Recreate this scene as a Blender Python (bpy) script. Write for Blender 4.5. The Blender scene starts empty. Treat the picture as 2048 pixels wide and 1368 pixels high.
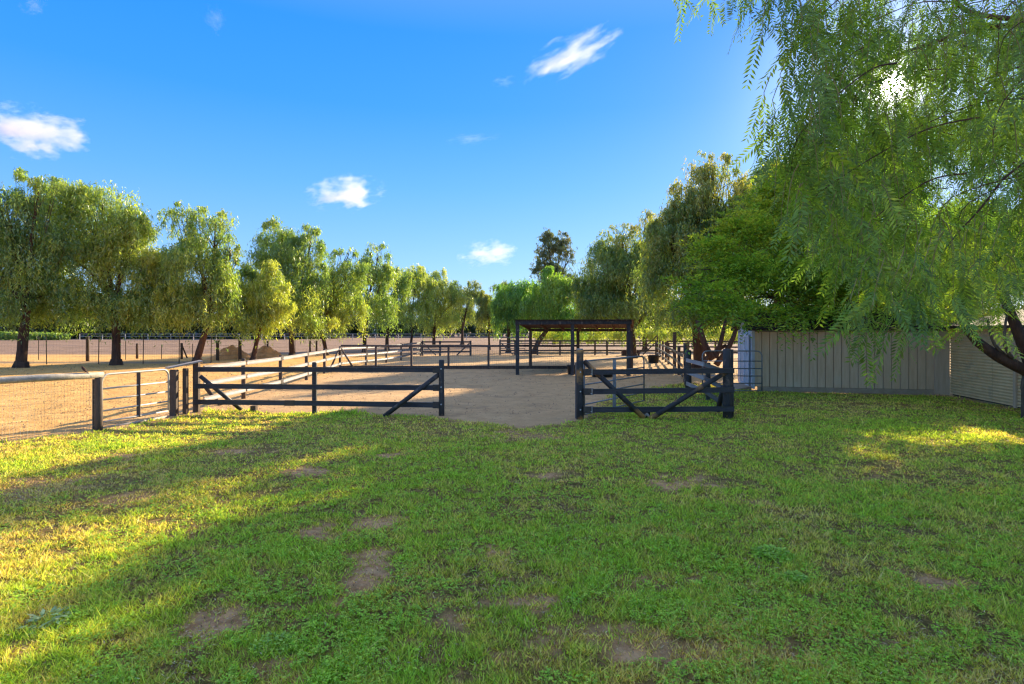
import bpy, math, random
import numpy as np
from mathutils import Vector, Matrix
R = math.radians
random.seed(7)
rng = np.random.default_rng(11)
S = bpy.context.scene
COL = S.collection

# ------------------------------------------------------------------ camera, sky, sun, exposure
F, H, HOR, CX = 1138.0, 2.0, 662.0, 1024.0
cam = bpy.data.cameras.new('camera')
cam.lens = 20.0; cam.sensor_width = 36.0; cam.shift_y = -22.0 / 2048.0
cam.clip_start = 0.05; cam.clip_end = 9000
co = bpy.data.objects.new('camera', cam); COL.objects.link(co)
co.location = (0, 0, H); co.rotation_euler = (R(90), 0, 0)
S.camera = co
SUN_AZ, SUN_EL = math.atan2(0.669, 1.0), math.atan(0.432 / math.hypot(0.669, 1))
SD = Vector((math.sin(SUN_AZ) * math.cos(SUN_EL), math.cos(SUN_AZ) * math.cos(SUN_EL), math.sin(SUN_EL)))

w = bpy.data.worlds.new('World'); S.world = w; w.use_nodes = True
EXPO = 2.0; SKYS = .15; SKYK = 1.08 / (2 ** EXPO * SKYS)
nt = w.node_tree; N = nt.nodes; Lk = nt.links
for n in list(N): N.remove(n)
out = N.new('ShaderNodeOutputWorld'); bg = N.new('ShaderNodeBackground')
sky = N.new('ShaderNodeTexSky'); sky.sky_type = 'NISHITA'; sky.sun_disc = False
sky.sun_elevation = SUN_EL; sky.sun_rotation = SUN_AZ
sky.altitude = 400; sky.air_density = 1.0; sky.dust_density = 0.35; sky.ozone_density = 2.2
hs = N.new('ShaderNodeHueSaturation'); hs.inputs['Saturation'].default_value = 1.22; hs.inputs['Value'].default_value = 1.0
Lk.new(sky.outputs[0], hs.inputs['Color'])
# the deep blue gradient of this clear evening sky, by height above the horizon, laid over the sky model; paled overhead, out of view, to brighten and warm the shade
g0 = N.new('ShaderNodeNewGeometry'); sz = N.new('ShaderNodeSeparateXYZ'); ab = N.new('ShaderNodeMath'); ab.operation = 'MULTIPLY'; ab.inputs[1].default_value = -1.0
Lk.new(g0.outputs['Incoming'], sz.inputs[0]); Lk.new(sz.outputs['Z'], ab.inputs[0])
rp = N.new('ShaderNodeValToRGB'); el = rp.color_ramp.elements
el[0].position = 0.0; el[0].color = (.33, .57, 1.0, 1); el[1].position = 1.0; el[1].color = (.52, .60, .86, 1)
for p_, c_ in ((.12, (.23, .50, 1.0)), (.24, (.11, .405, 1.0)), (.36, (.03, .31, 1.0)), (.46, (.015, .275, 1.0)), (.62, (.22, .40, .93)), (.8, (.48, .57, .88))):
    e_ = el.new(p_); e_.color = (*c_, 1)
Lk.new(ab.outputs[0], rp.inputs[0])
rs = N.new('ShaderNodeVectorMath'); rs.operation = 'SCALE'; rs.inputs['Scale'].default_value = SKYK; Lk.new(rp.outputs[0], rs.inputs[0])
mxs = N.new('ShaderNodeMix'); mxs.data_type = 'RGBA'; mxs.inputs['Factor'].default_value = .93; Lk.new(hs.outputs[0], mxs.inputs['A']); Lk.new(rs.outputs[0], mxs.inputs['B'])
# the bright aureole of air round the sun itself
geo = N.new('ShaderNodeNewGeometry')
dot = N.new('ShaderNodeVectorMath'); dot.operation = 'DOT_PRODUCT'
neg = N.new('ShaderNodeVectorMath'); neg.operation = 'SCALE'; neg.inputs['Scale'].default_value = -1.0
Lk.new(geo.outputs['Incoming'], neg.inputs[0]); Lk.new(neg.outputs[0], dot.inputs[0]); dot.inputs[1].default_value = SD
mx = N.new('ShaderNodeMath'); mx.operation = 'MAXIMUM'; mx.inputs[1].default_value = 0.0; Lk.new(dot.outputs['Value'], mx.inputs[0])
def powed(e, k):
    p = N.new('ShaderNodeMath'); p.operation = 'POWER'; p.inputs[1].default_value = e; Lk.new(mx.outputs[0], p.inputs[0])
    m = N.new('ShaderNodeMath'); m.operation = 'MULTIPLY'; m.inputs[1].default_value = k; Lk.new(p.outputs[0], m.inputs[0]); return m
a, b = powed(24000, 300.0), powed(130, 1.2); a2 = powed(2600, 14.0)
ad = N.new('ShaderNodeMath'); ad.operation = 'ADD'; ad0 = N.new('ShaderNodeMath'); ad0.operation = 'ADD'; Lk.new(a.outputs[0], ad0.inputs[0]); Lk.new(a2.outputs[0], ad0.inputs[1]); Lk.new(ad0.outputs[0], ad.inputs[0]); Lk.new(b.outputs[0], ad.inputs[1])
gl = N.new('ShaderNodeVectorMath'); gl.operation = 'SCALE'; gl.inputs[0].default_value = (1.0, 0.93, 0.82); Lk.new(ad.outputs[0], gl.inputs['Scale'])
sm = N.new('ShaderNodeVectorMath'); sm.operation = 'ADD'; Lk.new(mxs.outputs['Result'], sm.inputs[0]); Lk.new(gl.outputs[0], sm.inputs[1])
Lk.new(sm.outputs[0], bg.inputs['Color']); bg.inputs['Strength'].default_value = SKYS
Lk.new(bg.outputs[0], out.inputs['Surface'])

sl = bpy.data.lights.new('sun', 'SUN'); sl.energy = 3.1; sl.angle = R(0.6); sl.color = (1.0, 0.83, 0.56)
so = bpy.data.objects.new('sun', sl); COL.objects.link(so); so.rotation_euler = SD.to_track_quat('Z', 'Y').to_euler()
S.view_settings.view_transform = 'Standard'; S.view_settings.look = 'None'
S.view_settings.exposure = EXPO; S.view_settings.gamma = 1.0; S.view_settings.use_curve_mapping = False
S.render.engine = 'CYCLES'
cy = S.cycles
cy.max_bounces = 8; cy.diffuse_bounces = 4; cy.transmission_bounces = 4; cy.transparent_max_bounces = 8; cy.glossy_bounces = 2
cy.volume_bounces = 6; cy.use_denoising = True; cy.pixel_filter_type = 'BLACKMAN_HARRIS'; cy.filter_width = 1.3; cy.caustics_reflective = False; cy.caustics_refractive = False
cy.sample_clamp_indirect = 2.5

# ------------------------------------------------------------------ helpers
def X(px, d): return (px - CX) / F * d
def Z(py, d): return H - (py - HOR) / F * d
def G(px, py, z=0.0):
    d = F * (H - z) / (py - HOR); return Vector((X(px, d), d, z))
def PT(px, py, d): return Vector((X(px, d), d, Z(py, d)))

_perm = rng.random((64, 64))
def vnoise(x, y, s=1.0, seed=0):
    x = np.asarray(x, float) * s + seed * 17.31; y = np.asarray(y, float) * s + seed * 7.77
    xi = np.floor(x).astype(int); yi = np.floor(y).astype(int); fx = x - xi; fy = y - yi
    fx = fx * fx * (3 - 2 * fx); fy = fy * fy * (3 - 2 * fy)
    g = lambda a, b: _perm[a % 64, b % 64]
    return (g(xi, yi) * (1 - fx) + g(xi + 1, yi) * fx) * (1 - fy) + (g(xi, yi + 1) * (1 - fx) + g(xi + 1, yi + 1) * fx) * fy
def fbm(x, y, s=1.0, seed=0, o=3):
    t = 0; a = 1; n = 0
    for k in range(o): t = t + a * vnoise(x, y, s * 2.03 ** k, seed + k * 3); n += a; a *= .5
    return t / n

def material(name, c1, c2=None, scale=6.0, rough=0.8, bump=0.0, bscale=30.0, stretch=(1, 1, 1), metal=0.0, spec=0.4, dirt=None, contrast=(0.35, 0.65)):
    m = bpy.data.materials.new(name); m.use_nodes = True; t = m.node_tree; n = t.nodes; l = t.links
    b = n['Principled BSDF']; b.inputs['Roughness'].default_value = rough; b.inputs['Metallic'].default_value = metal
    b.inputs['Specular IOR Level'].default_value = spec
    tc = n.new('ShaderNodeTexCoord'); oi = n.new('ShaderNodeObjectInfo')
    off = n.new('ShaderNodeVectorMath'); off.operation = 'MULTIPLY_ADD'; off.inputs[1].default_value = stretch
    rv = n.new('ShaderNodeMath'); rv.operation = 'MULTIPLY'; rv.inputs[1].default_value = 37.0; l.new(oi.outputs['Random'], rv.inputs[0])
    l.new(tc.outputs['Object'], off.inputs[0]); l.new(rv.outputs[0], off.inputs[2])
    nz = n.new('ShaderNodeTexNoise'); nz.inputs['Scale'].default_value = scale; nz.inputs['Detail'].default_value = 5; nz.inputs['Roughness'].default_value = .65
    l.new(off.outputs[0], nz.inputs['Vector'])
    cr = n.new('ShaderNodeValToRGB'); cr.color_ramp.elements[0].position = contrast[0]; cr.color_ramp.elements[1].position = contrast[1]
    cr.color_ramp.elements[0].color = (*c1, 1); cr.color_ramp.elements[1].color = (*(c2 or c1), 1)
    l.new(nz.outputs['Fac'], cr.inputs[0]); last = cr.outputs[0]
    if dirt:
        n2 = n.new('ShaderNodeTexNoise'); n2.inputs['Scale'].default_value = dirt[1]; n2.inputs['Detail'].default_value = 6; l.new(tc.outputs['Object'], n2.inputs['Vector'])
        r2 = n.new('ShaderNodeMapRange'); r2.inputs['From Min'].default_value = dirt[2]; r2.inputs['From Max'].default_value = dirt[2] + .12; l.new(n2.outputs['Fac'], r2.inputs[0])
        mxn = n.new('ShaderNodeMix'); mxn.data_type = 'RGBA'; l.new(r2.outputs[0], mxn.inputs['Factor']); l.new(last, mxn.inputs['A']); mxn.inputs['B'].default_value = (*dirt[0], 1); last = mxn.outputs['Result']
    l.new(last, b.inputs['Base Color'])
    if bump:
        nb = n.new('ShaderNodeTexNoise'); nb.inputs['Scale'].default_value = bscale; nb.inputs['Detail'].default_value = 6; l.new(off.outputs[0], nb.inputs['Vector'])
        bn = n.new('ShaderNodeBump'); bn.inputs['Strength'].default_value = 1.0; bn.inputs['Distance'].default_value = bump; l.new(nb.outputs['Fac'], bn.inputs['Height']); l.new(bn.outputs[0], b.inputs['Normal'])
    return m

def leafmat(name, ca, cb, cc, trans=0.5, tcol=(1.6, 1.5, 0.5), gloss=0.06, var=(.55, 1.3)):
    """tone attribute 0..1 picks ca -> cb -> cc"""
    m = bpy.data.materials.new(name); m.use_nodes = True; t = m.node_tree; n = t.nodes; l = t.links
    n.remove(n['Principled BSDF']); o = n['Material Output']
    at = n.new('ShaderNodeAttribute'); at.attribute_name = 'tone'
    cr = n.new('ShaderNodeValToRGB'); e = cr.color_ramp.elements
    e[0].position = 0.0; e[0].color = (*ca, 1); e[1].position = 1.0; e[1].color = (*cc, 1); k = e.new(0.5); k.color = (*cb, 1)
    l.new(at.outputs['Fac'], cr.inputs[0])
    df = n.new('ShaderNodeBsdfDiffuse'); tr = n.new('ShaderNodeBsdfTranslucent'); gs = n.new('ShaderNodeBsdfGlossy'); gs.inputs['Roughness'].default_value = .35
    tm = n.new('ShaderNodeMix'); tm.data_type = 'RGBA'; tm.blend_type = 'MULTIPLY'; tm.inputs['Factor'].default_value = 1.0
    gi = n.new('ShaderNodeNewGeometry'); mr = n.new('ShaderNodeMapRange'); mr.inputs['To Min'].default_value = var[0]; mr.inputs['To Max'].default_value = var[1]; l.new(gi.outputs['Random Per Island'], mr.inputs[0])
    hv = n.new('ShaderNodeVectorMath'); hv.operation = 'SCALE'; l.new(cr.outputs[0], hv.inputs[0]); l.new(mr.outputs[0], hv.inputs['Scale'])
    l.new(hv.outputs[0], df.inputs['Color']); l.new(hv.outputs[0], tm.inputs['A']); tm.inputs['B'].default_value = (*tcol, 1)
    tm.clamp_result = False
    l.new(tm.outputs['Result'], tr.inputs['Color'])
    ms = n.new('ShaderNodeMixShader'); ms.inputs[0].default_value = trans; l.new(df.outputs[0], ms.inputs[1]); l.new(tr.outputs[0], ms.inputs[2])
    m2 = n.new('ShaderNodeMixShader'); m2.inputs[0].default_value = gloss; l.new(ms.outputs[0], m2.inputs[1]); l.new(gs.outputs[0], m2.inputs[2])
    l.new(m2.outputs[0], o.inputs['Surface'])
    return m

class MB:
    def __init__(s): s.v = []; s.f = []
    def add(s, vs, fs):
        k = len(s.v); s.v += [tuple(v) for v in vs]; s.f += [tuple(i + k for i in f) for f in fs]; return s
    def box(s, c, size, rz=0.0):
        hx, hy, hz = size[0] / 2, size[1] / 2, size[2] / 2; M = Matrix.Rotation(rz, 3, 'Z'); c = Vector(c)
        vs = [c + M @ Vector((x * hx, y * hy, z * hz)) for z in (-1, 1) for x, y in ((-1, -1), (1, -1), (1, 1), (-1, 1))]
        return s.add(vs, [(3, 2, 1, 0), (4, 5, 6, 7), (0, 1, 5, 4), (1, 2, 6, 5), (2, 3, 7, 6), (3, 0, 4, 7)])
    def extr(s, p0, p1, prof, up=(0, 0, 1), taper=1.0):
        """prof: list of (side, up) points counter-clockwise, swept from p0 to p1"""
        p0, p1 = Vector(p0), Vector(p1); d = (p1 - p0).normalized(); u = Vector(up)
        if abs(d.dot(u)) > .99: u = Vector((0, 1, 0))
        sd = d.cross(u).normalized(); u = sd.cross(d).normalized(); n = len(prof)
        vs = [p0 + sd * a + u * b for a, b in prof] + [p1 + sd * a * taper + u * b * taper for a, b in prof]
        fs = [(i, (i + 1) % n, n + (i + 1) % n, n + i) for i in range(n)] + [tuple(range(n - 1, -1, -1)), tuple(range(n, 2 * n))]
        return s.add(vs, fs)
    def beam(s, p0, p1, wd, ht, ch=0.006):
        a, b = wd / 2, ht / 2
        return s.extr(p0, p1, [(-a + ch, -b), (a - ch, -b), (a, -b + ch), (a, b - ch), (a - ch, b), (-a + ch, b), (-a, b - ch), (-a, -b + ch)])
    def tube(s, pts, rad, n=8, jit=0.0):
        pts = [Vector(p) for p in pts]; m = len(pts)
        if not hasattr(rad, '__len__'): rad = [rad] * m
        vs = []; u = None
        for i, p in enumerate(pts):
            d = (pts[min(i + 1, m - 1)] - pts[max(i - 1, 0)]).normalized()
            if u is None: u = d.cross(Vector((0, 1, 0.01)) if abs(d.y) < .9 else Vector((1, 0, 0))).normalized()
            u = (u - d * u.dot(d)).normalized(); v = d.cross(u)
            for k in range(n):
                t = 2 * math.pi * k / n; r = rad[i] * (1 + (random.random() - .5) * jit)
                vs.append(p + (u * math.cos(t) + v * math.sin(t)) * r)
        fs = [(i * n + k, i * n + (k + 1) % n, (i + 1) * n + (k + 1) % n, (i + 1) * n + k) for i in range(m - 1) for k in range(n)]
        fs += [tuple(range(n - 1, -1, -1)), tuple(range((m - 1) * n, m * n))]
        return s.add(vs, fs)
    def lathe(s, prof, n=20, c=(0, 0, 0)):
        m = len(prof); c = Vector(c)
        vs = [c + Vector((r * math.cos(2 * math.pi * k / n), r * math.sin(2 * math.pi * k / n), z)) for r, z in prof for k in range(n)]
        fs = [(i * n + k, i * n + (k + 1) % n, (i + 1) * n + (k + 1) % n, (i + 1) * n + k) for i in range(m - 1) for k in range(n)]
        return s.add(vs, fs)
    def mesh(s, name, mat, smooth=False, origin=(0, 0, 0)):
        me = bpy.data.meshes.new(name); o = Vector(origin)
        me.from_pydata([Vector(v) - o for v in s.v], [], s.f); me.materials.append(mat)
        if smooth: me.polygons.foreach_set('use_smooth', [True] * len(me.polygons))
        me.update(); return me

def link(name, me, parent=None, loc=(0, 0, 0), rot=(0, 0, 0), kind=None, label=None):
    o = bpy.data.objects.new(name, me); COL.objects.link(o); o.location = loc; o.rotation_euler = rot
    if parent: o.parent = parent
    if kind: o['kind'] = kind
    if label: o['label'] = label
    return o
def thing(name, label, cat, loc=(0, 0, 0), group=None, rz=0.0):
    o = bpy.data.objects.new(name, None); COL.objects.link(o); o.location = loc; o.rotation_euler = (0, 0, rz)
    o['label'] = label; o['category'] = cat
    if group: o['group'] = group
    return o
def tag(o, label, cat, group=None, kind=None):
    if label: o['label'] = label
    if cat: o['category'] = cat
    if group: o['group'] = group
    if kind: o['kind'] = kind
    return o
def part(name, mb, mat, parent, smooth=False, kind=None, label=None):
    """mb is in world coordinates; the parent chain carries only translations"""
    org = Vector(parent.location)
    if parent.parent: org = org + Vector(parent.parent.location)
    return link(name, mb.mesh(name, mat, smooth, org), parent, kind=kind, label=label)

def bigmesh(name, verts, nper, mat, tone=None):
    """verts (M*nper,3): M separate faces of nper corners"""
    me = bpy.data.meshes.new(name); nv = len(verts); M = nv // nper
    me.vertices.add(nv); me.vertices.foreach_set('co', np.ascontiguousarray(verts, np.float32).ravel())
    me.loops.add(nv); me.loops.foreach_set('vertex_index', np.arange(nv, dtype=np.int32))
    me.polygons.add(M); me.polygons.foreach_set('loop_start', np.arange(0, nv, nper, dtype=np.int32))
    if tone is not None:
        at = me.attributes.new('tone', 'FLOAT', 'FACE'); at.data.foreach_set('value', np.ascontiguousarray(tone, np.float32))
    me.materials.append(mat); me.update(calc_edges=True); return me

def gridmesh(name, xs, ys, zf, mat, keep=None, attrs=None):
    xs, ys = np.asarray(xs), np.asarray(ys); XX, YY = np.meshgrid(xs, ys); ZZ = zf(XX, YY)
    nx, ny = len(xs), len(ys); v = np.stack([XX, YY, ZZ], -1).reshape(-1, 3)
    i = (np.arange(ny - 1)[:, None] * nx + np.arange(nx - 1)[None, :]).ravel()
    f = np.stack([i, i + 1, i + nx + 1, i + nx], -1)
    if keep is not None:
        k = keep(XX, YY).ravel(); f = f[k[f].any(1)]
        used = np.zeros(len(v), bool); used[f] = True; idx = np.cumsum(used) - 1; v = v[used]; f = idx[f]
    me = bpy.data.meshes.new(name); me.vertices.add(len(v)); me.vertices.foreach_set('co', v.astype(np.float32).ravel())
    me.loops.add(f.size); me.loops.foreach_set('vertex_index', f.astype(np.int32).ravel())
    me.polygons.add(len(f)); me.polygons.foreach_set('loop_start', np.arange(0, f.size, 4, dtype=np.int32))
    me.polygons.foreach_set('use_smooth', np.ones(len(f), bool))
    for nm, fn in (attrs or {}).items():
        at = me.attributes.new(nm, 'FLOAT', 'POINT'); at.data.foreach_set('value', fn(v[:, 0], v[:, 1]).astype(np.float32))
    me.materials.append(mat); me.update(calc_edges=True); return me

# ------------------------------------------------------------------ materials
M_black = material('black_painted_wood', (.026, .025, .026), (.058, .054, .052), 9, .55, .004, 40, (1, 1, .25), spec=.4, dirt=((.17, .13, .10), 6, .57))
M_blackworn = material('worn_black_paint_on_wood', (.028, .027, .027), (.050, .047, .045), 9, .6, .006, 30, (1, 1, .3), dirt=((.50, .25, .07), 2.2, .50))
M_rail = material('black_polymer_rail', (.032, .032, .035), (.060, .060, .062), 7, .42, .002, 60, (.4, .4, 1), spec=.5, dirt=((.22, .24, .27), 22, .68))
M_railpale = material('sun_sheen_rail', (.30, .27, .25), (.44, .40, .37), 6, .45, .002, 50, (.3, .3, 1), spec=.5)  # black rails coloured pale to carry the sheen of the low sun
M_brown = material('weathered_brown_post', (.055, .038, .03), (.13, .09, .065), 8, .8, .006, 40, (1, 1, .2), dirt=((.22, .19, .16), 6, .64))
M_plank = material('grey_weathered_plank', (.35, .29, .24), (.5, .43, .36), 8, .8, .003, 40, (.2, 1, 1))
M_pole = material('pale_bleached_pole', (.32, .28, .22), (.50, .44, .35), 10, .7, .004, 40, (1, 1, 1), dirt=((.22, .20, .17), 14, .6))
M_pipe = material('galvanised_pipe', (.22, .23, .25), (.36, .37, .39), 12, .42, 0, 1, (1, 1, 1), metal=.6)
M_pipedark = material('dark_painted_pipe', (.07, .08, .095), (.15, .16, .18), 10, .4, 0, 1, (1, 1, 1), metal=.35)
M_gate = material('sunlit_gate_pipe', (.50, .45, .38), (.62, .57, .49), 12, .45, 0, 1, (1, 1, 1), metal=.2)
M_steel = material('dark_steel', (.04, .035, .03), (.10, .07, .05), 10, .6)
M_bolt = material('zinc_bolt', (.5, .5, .5), (.7, .7, .7), 10, .4, metal=.5)
M_wire = material('fence_wire', (.16, .15, .14), (.26, .24, .22), 10, .5, metal=.4)
M_wirelit = material('galvanised_wire', (.4, .38, .34), (.55, .52, .47), 10, .45, metal=.4)
M_bark = material('red_brown_bark', (.045, .024, .015), (.125, .065, .036), 5, .9, .04, 14, (1, 1, .3))
M_barkgrey = material('grey_brown_bark', (.06, .045, .032), (.19, .135, .09), 5, .9, .05, 12, (1, 1, .25))
M_shed = material('taupe_siding', (.64, .43, .26), (.74, .53, .34), 3, .8, 0, 90, (4, 4, .5), dirt=((.68, .52, .35), 1.2, .6))
M_shedtrim = material('taupe_trim_board', (.56, .40, .27), (.66, .50, .35), 4, .8, 0, 60, (4, 4, .4))
M_shedcorr = material('tan_corrugated_metal', (.70, .48, .25), (.82, .59, .33), 2.2, .55, 0, 60, (1, 1, 1), dirt=((.60, .44, .26), 1.6, .6))
M_skirt = material('grey_skirting_board', (.36, .26, .17), (.46, .35, .25), 5, .85, .003, 50, (1, 1, 1))
M_shingle = material('brown_roof_shingle', (.03, .02, .014), (.07, .045, .032), 7, .9, .004, 60)
M_white = material('white_painted_wood', (.62, .64, .68), (.74, .75, .78), 5, .6, .001, 60)
M_farwhite = material('dusty_white_paint', (.34, .33, .31), (.45, .43, .40), 3, .7)
M_doorgrey = material('pale_grey_siding', (.45, .47, .50), (.56, .57, .60), 5, .7, .001, 60)
M_rust = material('red_brown_underside', (.05, .013, .008), (.09, .024, .015), 4, .75, .002, 40)
M_tub = material('black_rubber_tub', (.012, .016, .018), (.03, .035, .038), 6, .6)
M_maroon = material('maroon_feed_trough', (.05, .025, .022), (.09, .04, .03), 6, .7)
M_bird = material('dark_brown_plumage', (.045, .018, .014), (.09, .035, .022), 20, .8)
M_birdbelly = material('beak_horn', (.05, .04, .03), (.08, .06, .05), 20, .6)
M_mound = material('orange_earth', (.58, .26, .09), (.78, .40, .16), 3, .95, .03, 18)

# dirt shared by the sheet and the lawn: node builder
def dirt_nodes(n, l):
    g = n.new('ShaderNodeNewGeometry'); sx = n.new('ShaderNodeSeparateXYZ'); l.new(g.outputs['Position'], sx.inputs[0])
    def noise(s, d=6, r=.6):
        k = n.new('ShaderNodeTexNoise'); k.inputs['Scale'].default_value = s; k.inputs['Detail'].default_value = d; k.inputs['Roughness'].default_value = r
        l.new(g.outputs['Position'], k.inputs['Vector']); return k
    def mix(fac, a, b):
        k = n.new('ShaderNodeMix'); k.data_type = 'RGBA'
        l.new(fac, k.inputs['Factor'])
        for v, s in ((a, 'A'), (b, 'B')):
            if isinstance(v, tuple): k.inputs[s].default_value = (*v, 1)
            else: l.new(v, k.inputs[s])
        return k.outputs['Result']
    def rng_(o, a, b):
        k = n.new('ShaderNodeMapRange'); k.inputs['From Min'].default_value = a; k.inputs['From Max'].default_value = b; l.new(o, k.inputs[0]); return k.outputs[0]
    big = noise(.35, 4); mid = noise(2.4, 6, .7); fine = noise(26, 5, .75)
    arena = mix(rng_(mid.outputs['Fac'], .35, .68), (.60, .36, .165), (.76, .49, .235))
    arena = mix(rng_(noise(.9, 5, .7).outputs['Fac'], .52, .68), arena, (.50, .31, .15))
    pad = mix(rng_(mid.outputs['Fac'], .35, .65), (.70, .36, .105), (.90, .54, .19))
    # the paddock lies left of the receding fence (x < -8.4)
    p = rng_(sx.outputs['X'], -8.0, -9.4)
    c = mix(p, arena, pad)
    field = mix(rng_(big.outputs['Fac'], .4, .6), (.26, .165, .105), (.35, .225, .15))
    far = rng_(sx.outputs['Y'], 47, 50); c = mix(far, c, field)
    at = n.new('ShaderNodeAttribute'); at.attribute_name = 'track_shade'; c = mix(at.outputs['Fac'], c, (.20, .17, .145))
    c = mix(rng_(fine.outputs['Fac'], .62, .40), c, (.20, .125, .075)) if False else c
    hv = n.new('ShaderNodeHueSaturation'); l.new(c, hv.inputs['Color'])
    va = n.new('ShaderNodeMapRange'); va.inputs['From Min'].default_value = .3; va.inputs['From Max'].default_value = .7; va.inputs['To Min'].default_value = .84; va.inputs['To Max'].default_value = 1.1
    l.new(fine.outputs['Fac'], va.inputs[0]); l.new(va.outputs[0], hv.inputs['Value'])
    bh = n.new('ShaderNodeMath'); bh.operation = 'MULTIPLY_ADD'; bh.inputs[1].default_value = .45
    l.new(fine.outputs['Fac'], bh.inputs[0]); b2 = noise(7, 5, .7); l.new(b2.outputs['Fac'], bh.inputs[2])
    bn = n.new('ShaderNodeBump'); bn.inputs['Strength'].default_value = 1.0; bn.inputs['Distance'].default_value = .06; l.new(bh.outputs[0], bn.inputs['Height'])
    return hv.outputs['Color'], bn.outputs[0], mix, rng_, noise
M_dirt = bpy.data.materials.new('bare_dirt'); M_dirt.use_nodes = True
n_, l_ = M_dirt.node_tree.nodes, M_dirt.node_tree.links
c_, b_, *_ = dirt_nodes(n_, l_)
pb = n_['Principled BSDF']; pb.inputs['Roughness'].default_value = .95; pb.inputs['Specular IOR Level'].default_value = .15
l_.new(c_, pb.inputs['Base Color']); l_.new(b_, pb.inputs['Normal'])
M_lawn = bpy.data.materials.new('lawn_soil_and_thatch'); M_lawn.use_nodes = True
n_, l_ = M_lawn.node_tree.nodes, M_lawn.node_tree.links
c_, b_, mix_, rg_, no_ = dirt_nodes(n_, l_)
at = n_.new('ShaderNodeAttribute'); at.attribute_name = 'green'
nn = no_(14, 6, .75); thatch = mix_(rg_(nn.outputs['Fac'], .38, .62), (.10, .075, .02), (.42, .27, .09))
soil = mix_(rg_(no_(9, 6, .7).outputs['Fac'], .4, .6), (.56, .28, .12), (.84, .49, .23))
at2 = n_.new('ShaderNodeAttribute'); at2.attribute_name = 'edge'
base = mix_(at2.outputs['Fac'], c_, soil)
cc = mix_(at.outputs['Fac'], base, thatch)
pb = n_['Principled BSDF']; pb.inputs['Roughness'].default_value = .95; pb.inputs['Specular IOR Level'].default_value = .1
l_.new(cc, pb.inputs['Base Color']); l_.new(b_, pb.inputs['Normal'])

# ------------------------------------------------------------------ ground and lawn
POLY = np.array([(-17, -4), (-17, .5), (-9.3, 10.05), (-8.3, 11.4), (-8.05, 13.5), (-7.7, 14.35), (-5.0, 14.25), (-3.2, 13.9), (-1.5, 13.35), (-.9, 12.6), (.2, 12.25), (1.0, 12.4), (1.55, 13.2),
                 (2.0, 15.0), (3.0, 17.8), (5.0, 20.5), (6.6, 22.0), (8.2, 21.5), (8.2, 18.95), (13.4, 17.8), (13.2, 14.6), (20, 13), (20, -4)], float)
def sdist(x, y, poly=POLY):
    x = np.asarray(x, float); y = np.asarray(y, float); d = np.full(x.shape, 1e9); ins = np.zeros(x.shape, bool)
    n = len(poly)
    for i in range(n):
        ax, ay = poly[i]; bx, by = poly[(i + 1) % n]; ex, ey = bx - ax, by - ay
        t = np.clip(((x - ax) * ex + (y - ay) * ey) / (ex * ex + ey * ey), 0, 1)
        d = np.minimum(d, np.hypot(x - ax - ex * t, y - ay - ey * t))
        c = ((ay > y) != (by > y)); xi = (bx - ax) * (y - ay) / ((by - ay) if by != ay else 1e-9) + ax
        ins ^= c & (x < xi)
    return np.where(ins, d, -d)
PATCH = [(440, 1240, 95, 42), (735, 1042, 70, 18), (640, 1070, 45, 12), (725, 1150, 40, 55), (735, 1110, 40, 20), (600, 942, 45, 10), (1355, 968, 75, 15), (1060, 1205, 110, 28), (920, 1240, 70, 18),
         (470, 905, 55, 7), (265, 915, 40, 8), (1870, 1165, 70, 22), (990, 1318, 40, 20), (1310, 1290, 260, 38), (1310, 1160, 120, 16), (990, 1110, 40, 12), (560, 1330, 70, 14),
         (1090, 957, 30, 6), (790, 910, 35, 5), (60, 1300, 60, 30), (1260, 1310, 60, 20), (1500, 1010, 60, 9), (1700, 955, 70, 8), (60, 980, 110, 30), (250, 1000, 90, 16), (1030, 870, 110, 9), (1820, 1290, 90, 18)]
WEAK = {13: .62, 14: .5, 8: .7, 19: .7, 23: .55, 24: .5, 25: .6, 26: .5, 21: .4, 22: .5, 16: .6}
def bare(x, y):
    b = np.zeros(np.shape(x)); nz = fbm(x, y, 3.2, 5, 4) * .6 + fbm(x, y, 14, 6, 3) * .4
    for k, (px, py, rx, ry) in enumerate(PATCH):
        c = G(px, py); d = c.y; ax = rx / F * d; ay = max(.12, ry / F * d * d / H)
        r = np.hypot((x - c.x) / ax, (y - c.y) / ay) + (nz - .5) * 3.4
        b = np.maximum(b, np.clip((1.10 - r) * 1.5, 0, 1) * WEAK.get(k, 1.0))
    return b
def lawnfac(x, y):
    return np.clip((sdist(x, y) + (fbm(x, y, 1.7, 9, 4) - .5) * 1.1 - .02) / .45, 0, 1)
def relief(x, y):
    pad = np.clip((-8.6 - x) / .8, 0, 1); nr = np.exp(-np.maximum(np.abs(y) - 30, 0) / 20) * np.clip((60 - np.abs(x)) / 20, 0, 1)
    z = (fbm(x, y, 2.6, 1, 3) - .5) * (.048 + .065 * pad) + (fbm(x, y, .35, 4, 2) - .5) * .06
    far = np.clip((y - 46) / 6, 0, 1) * np.clip((160 - y) / 40, 0, 1)
    return z * nr + far * (fbm(x, y, .8, 2, 2) - .5) * .10
def gz(x, y):
    s = sdist(x, y); return relief(x, y) - .05 * np.clip((s - .2) / .3, 0, 1)
def lz(x, y):
    s = sdist(x, y)
    return relief(x, y) + np.where(s > .1, .004, .004 - .10 * np.clip((.1 - s) / .5, 0, 1)) + .0
def hz(x, y):
    return float(relief(np.array([x]), np.array([y]))[0])
def steps(a, b, s, g=1.12, lim=4000):
    c = list(np.arange(a, b, s)); k = s; x = c[-1]
    while x < lim: k *= g; x += k; c.append(x)
    k = s; x = c[0]; lo = []
    while x > -lim: k *= g; x -= k; lo.append(x)
    return lo[::-1] + c
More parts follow.
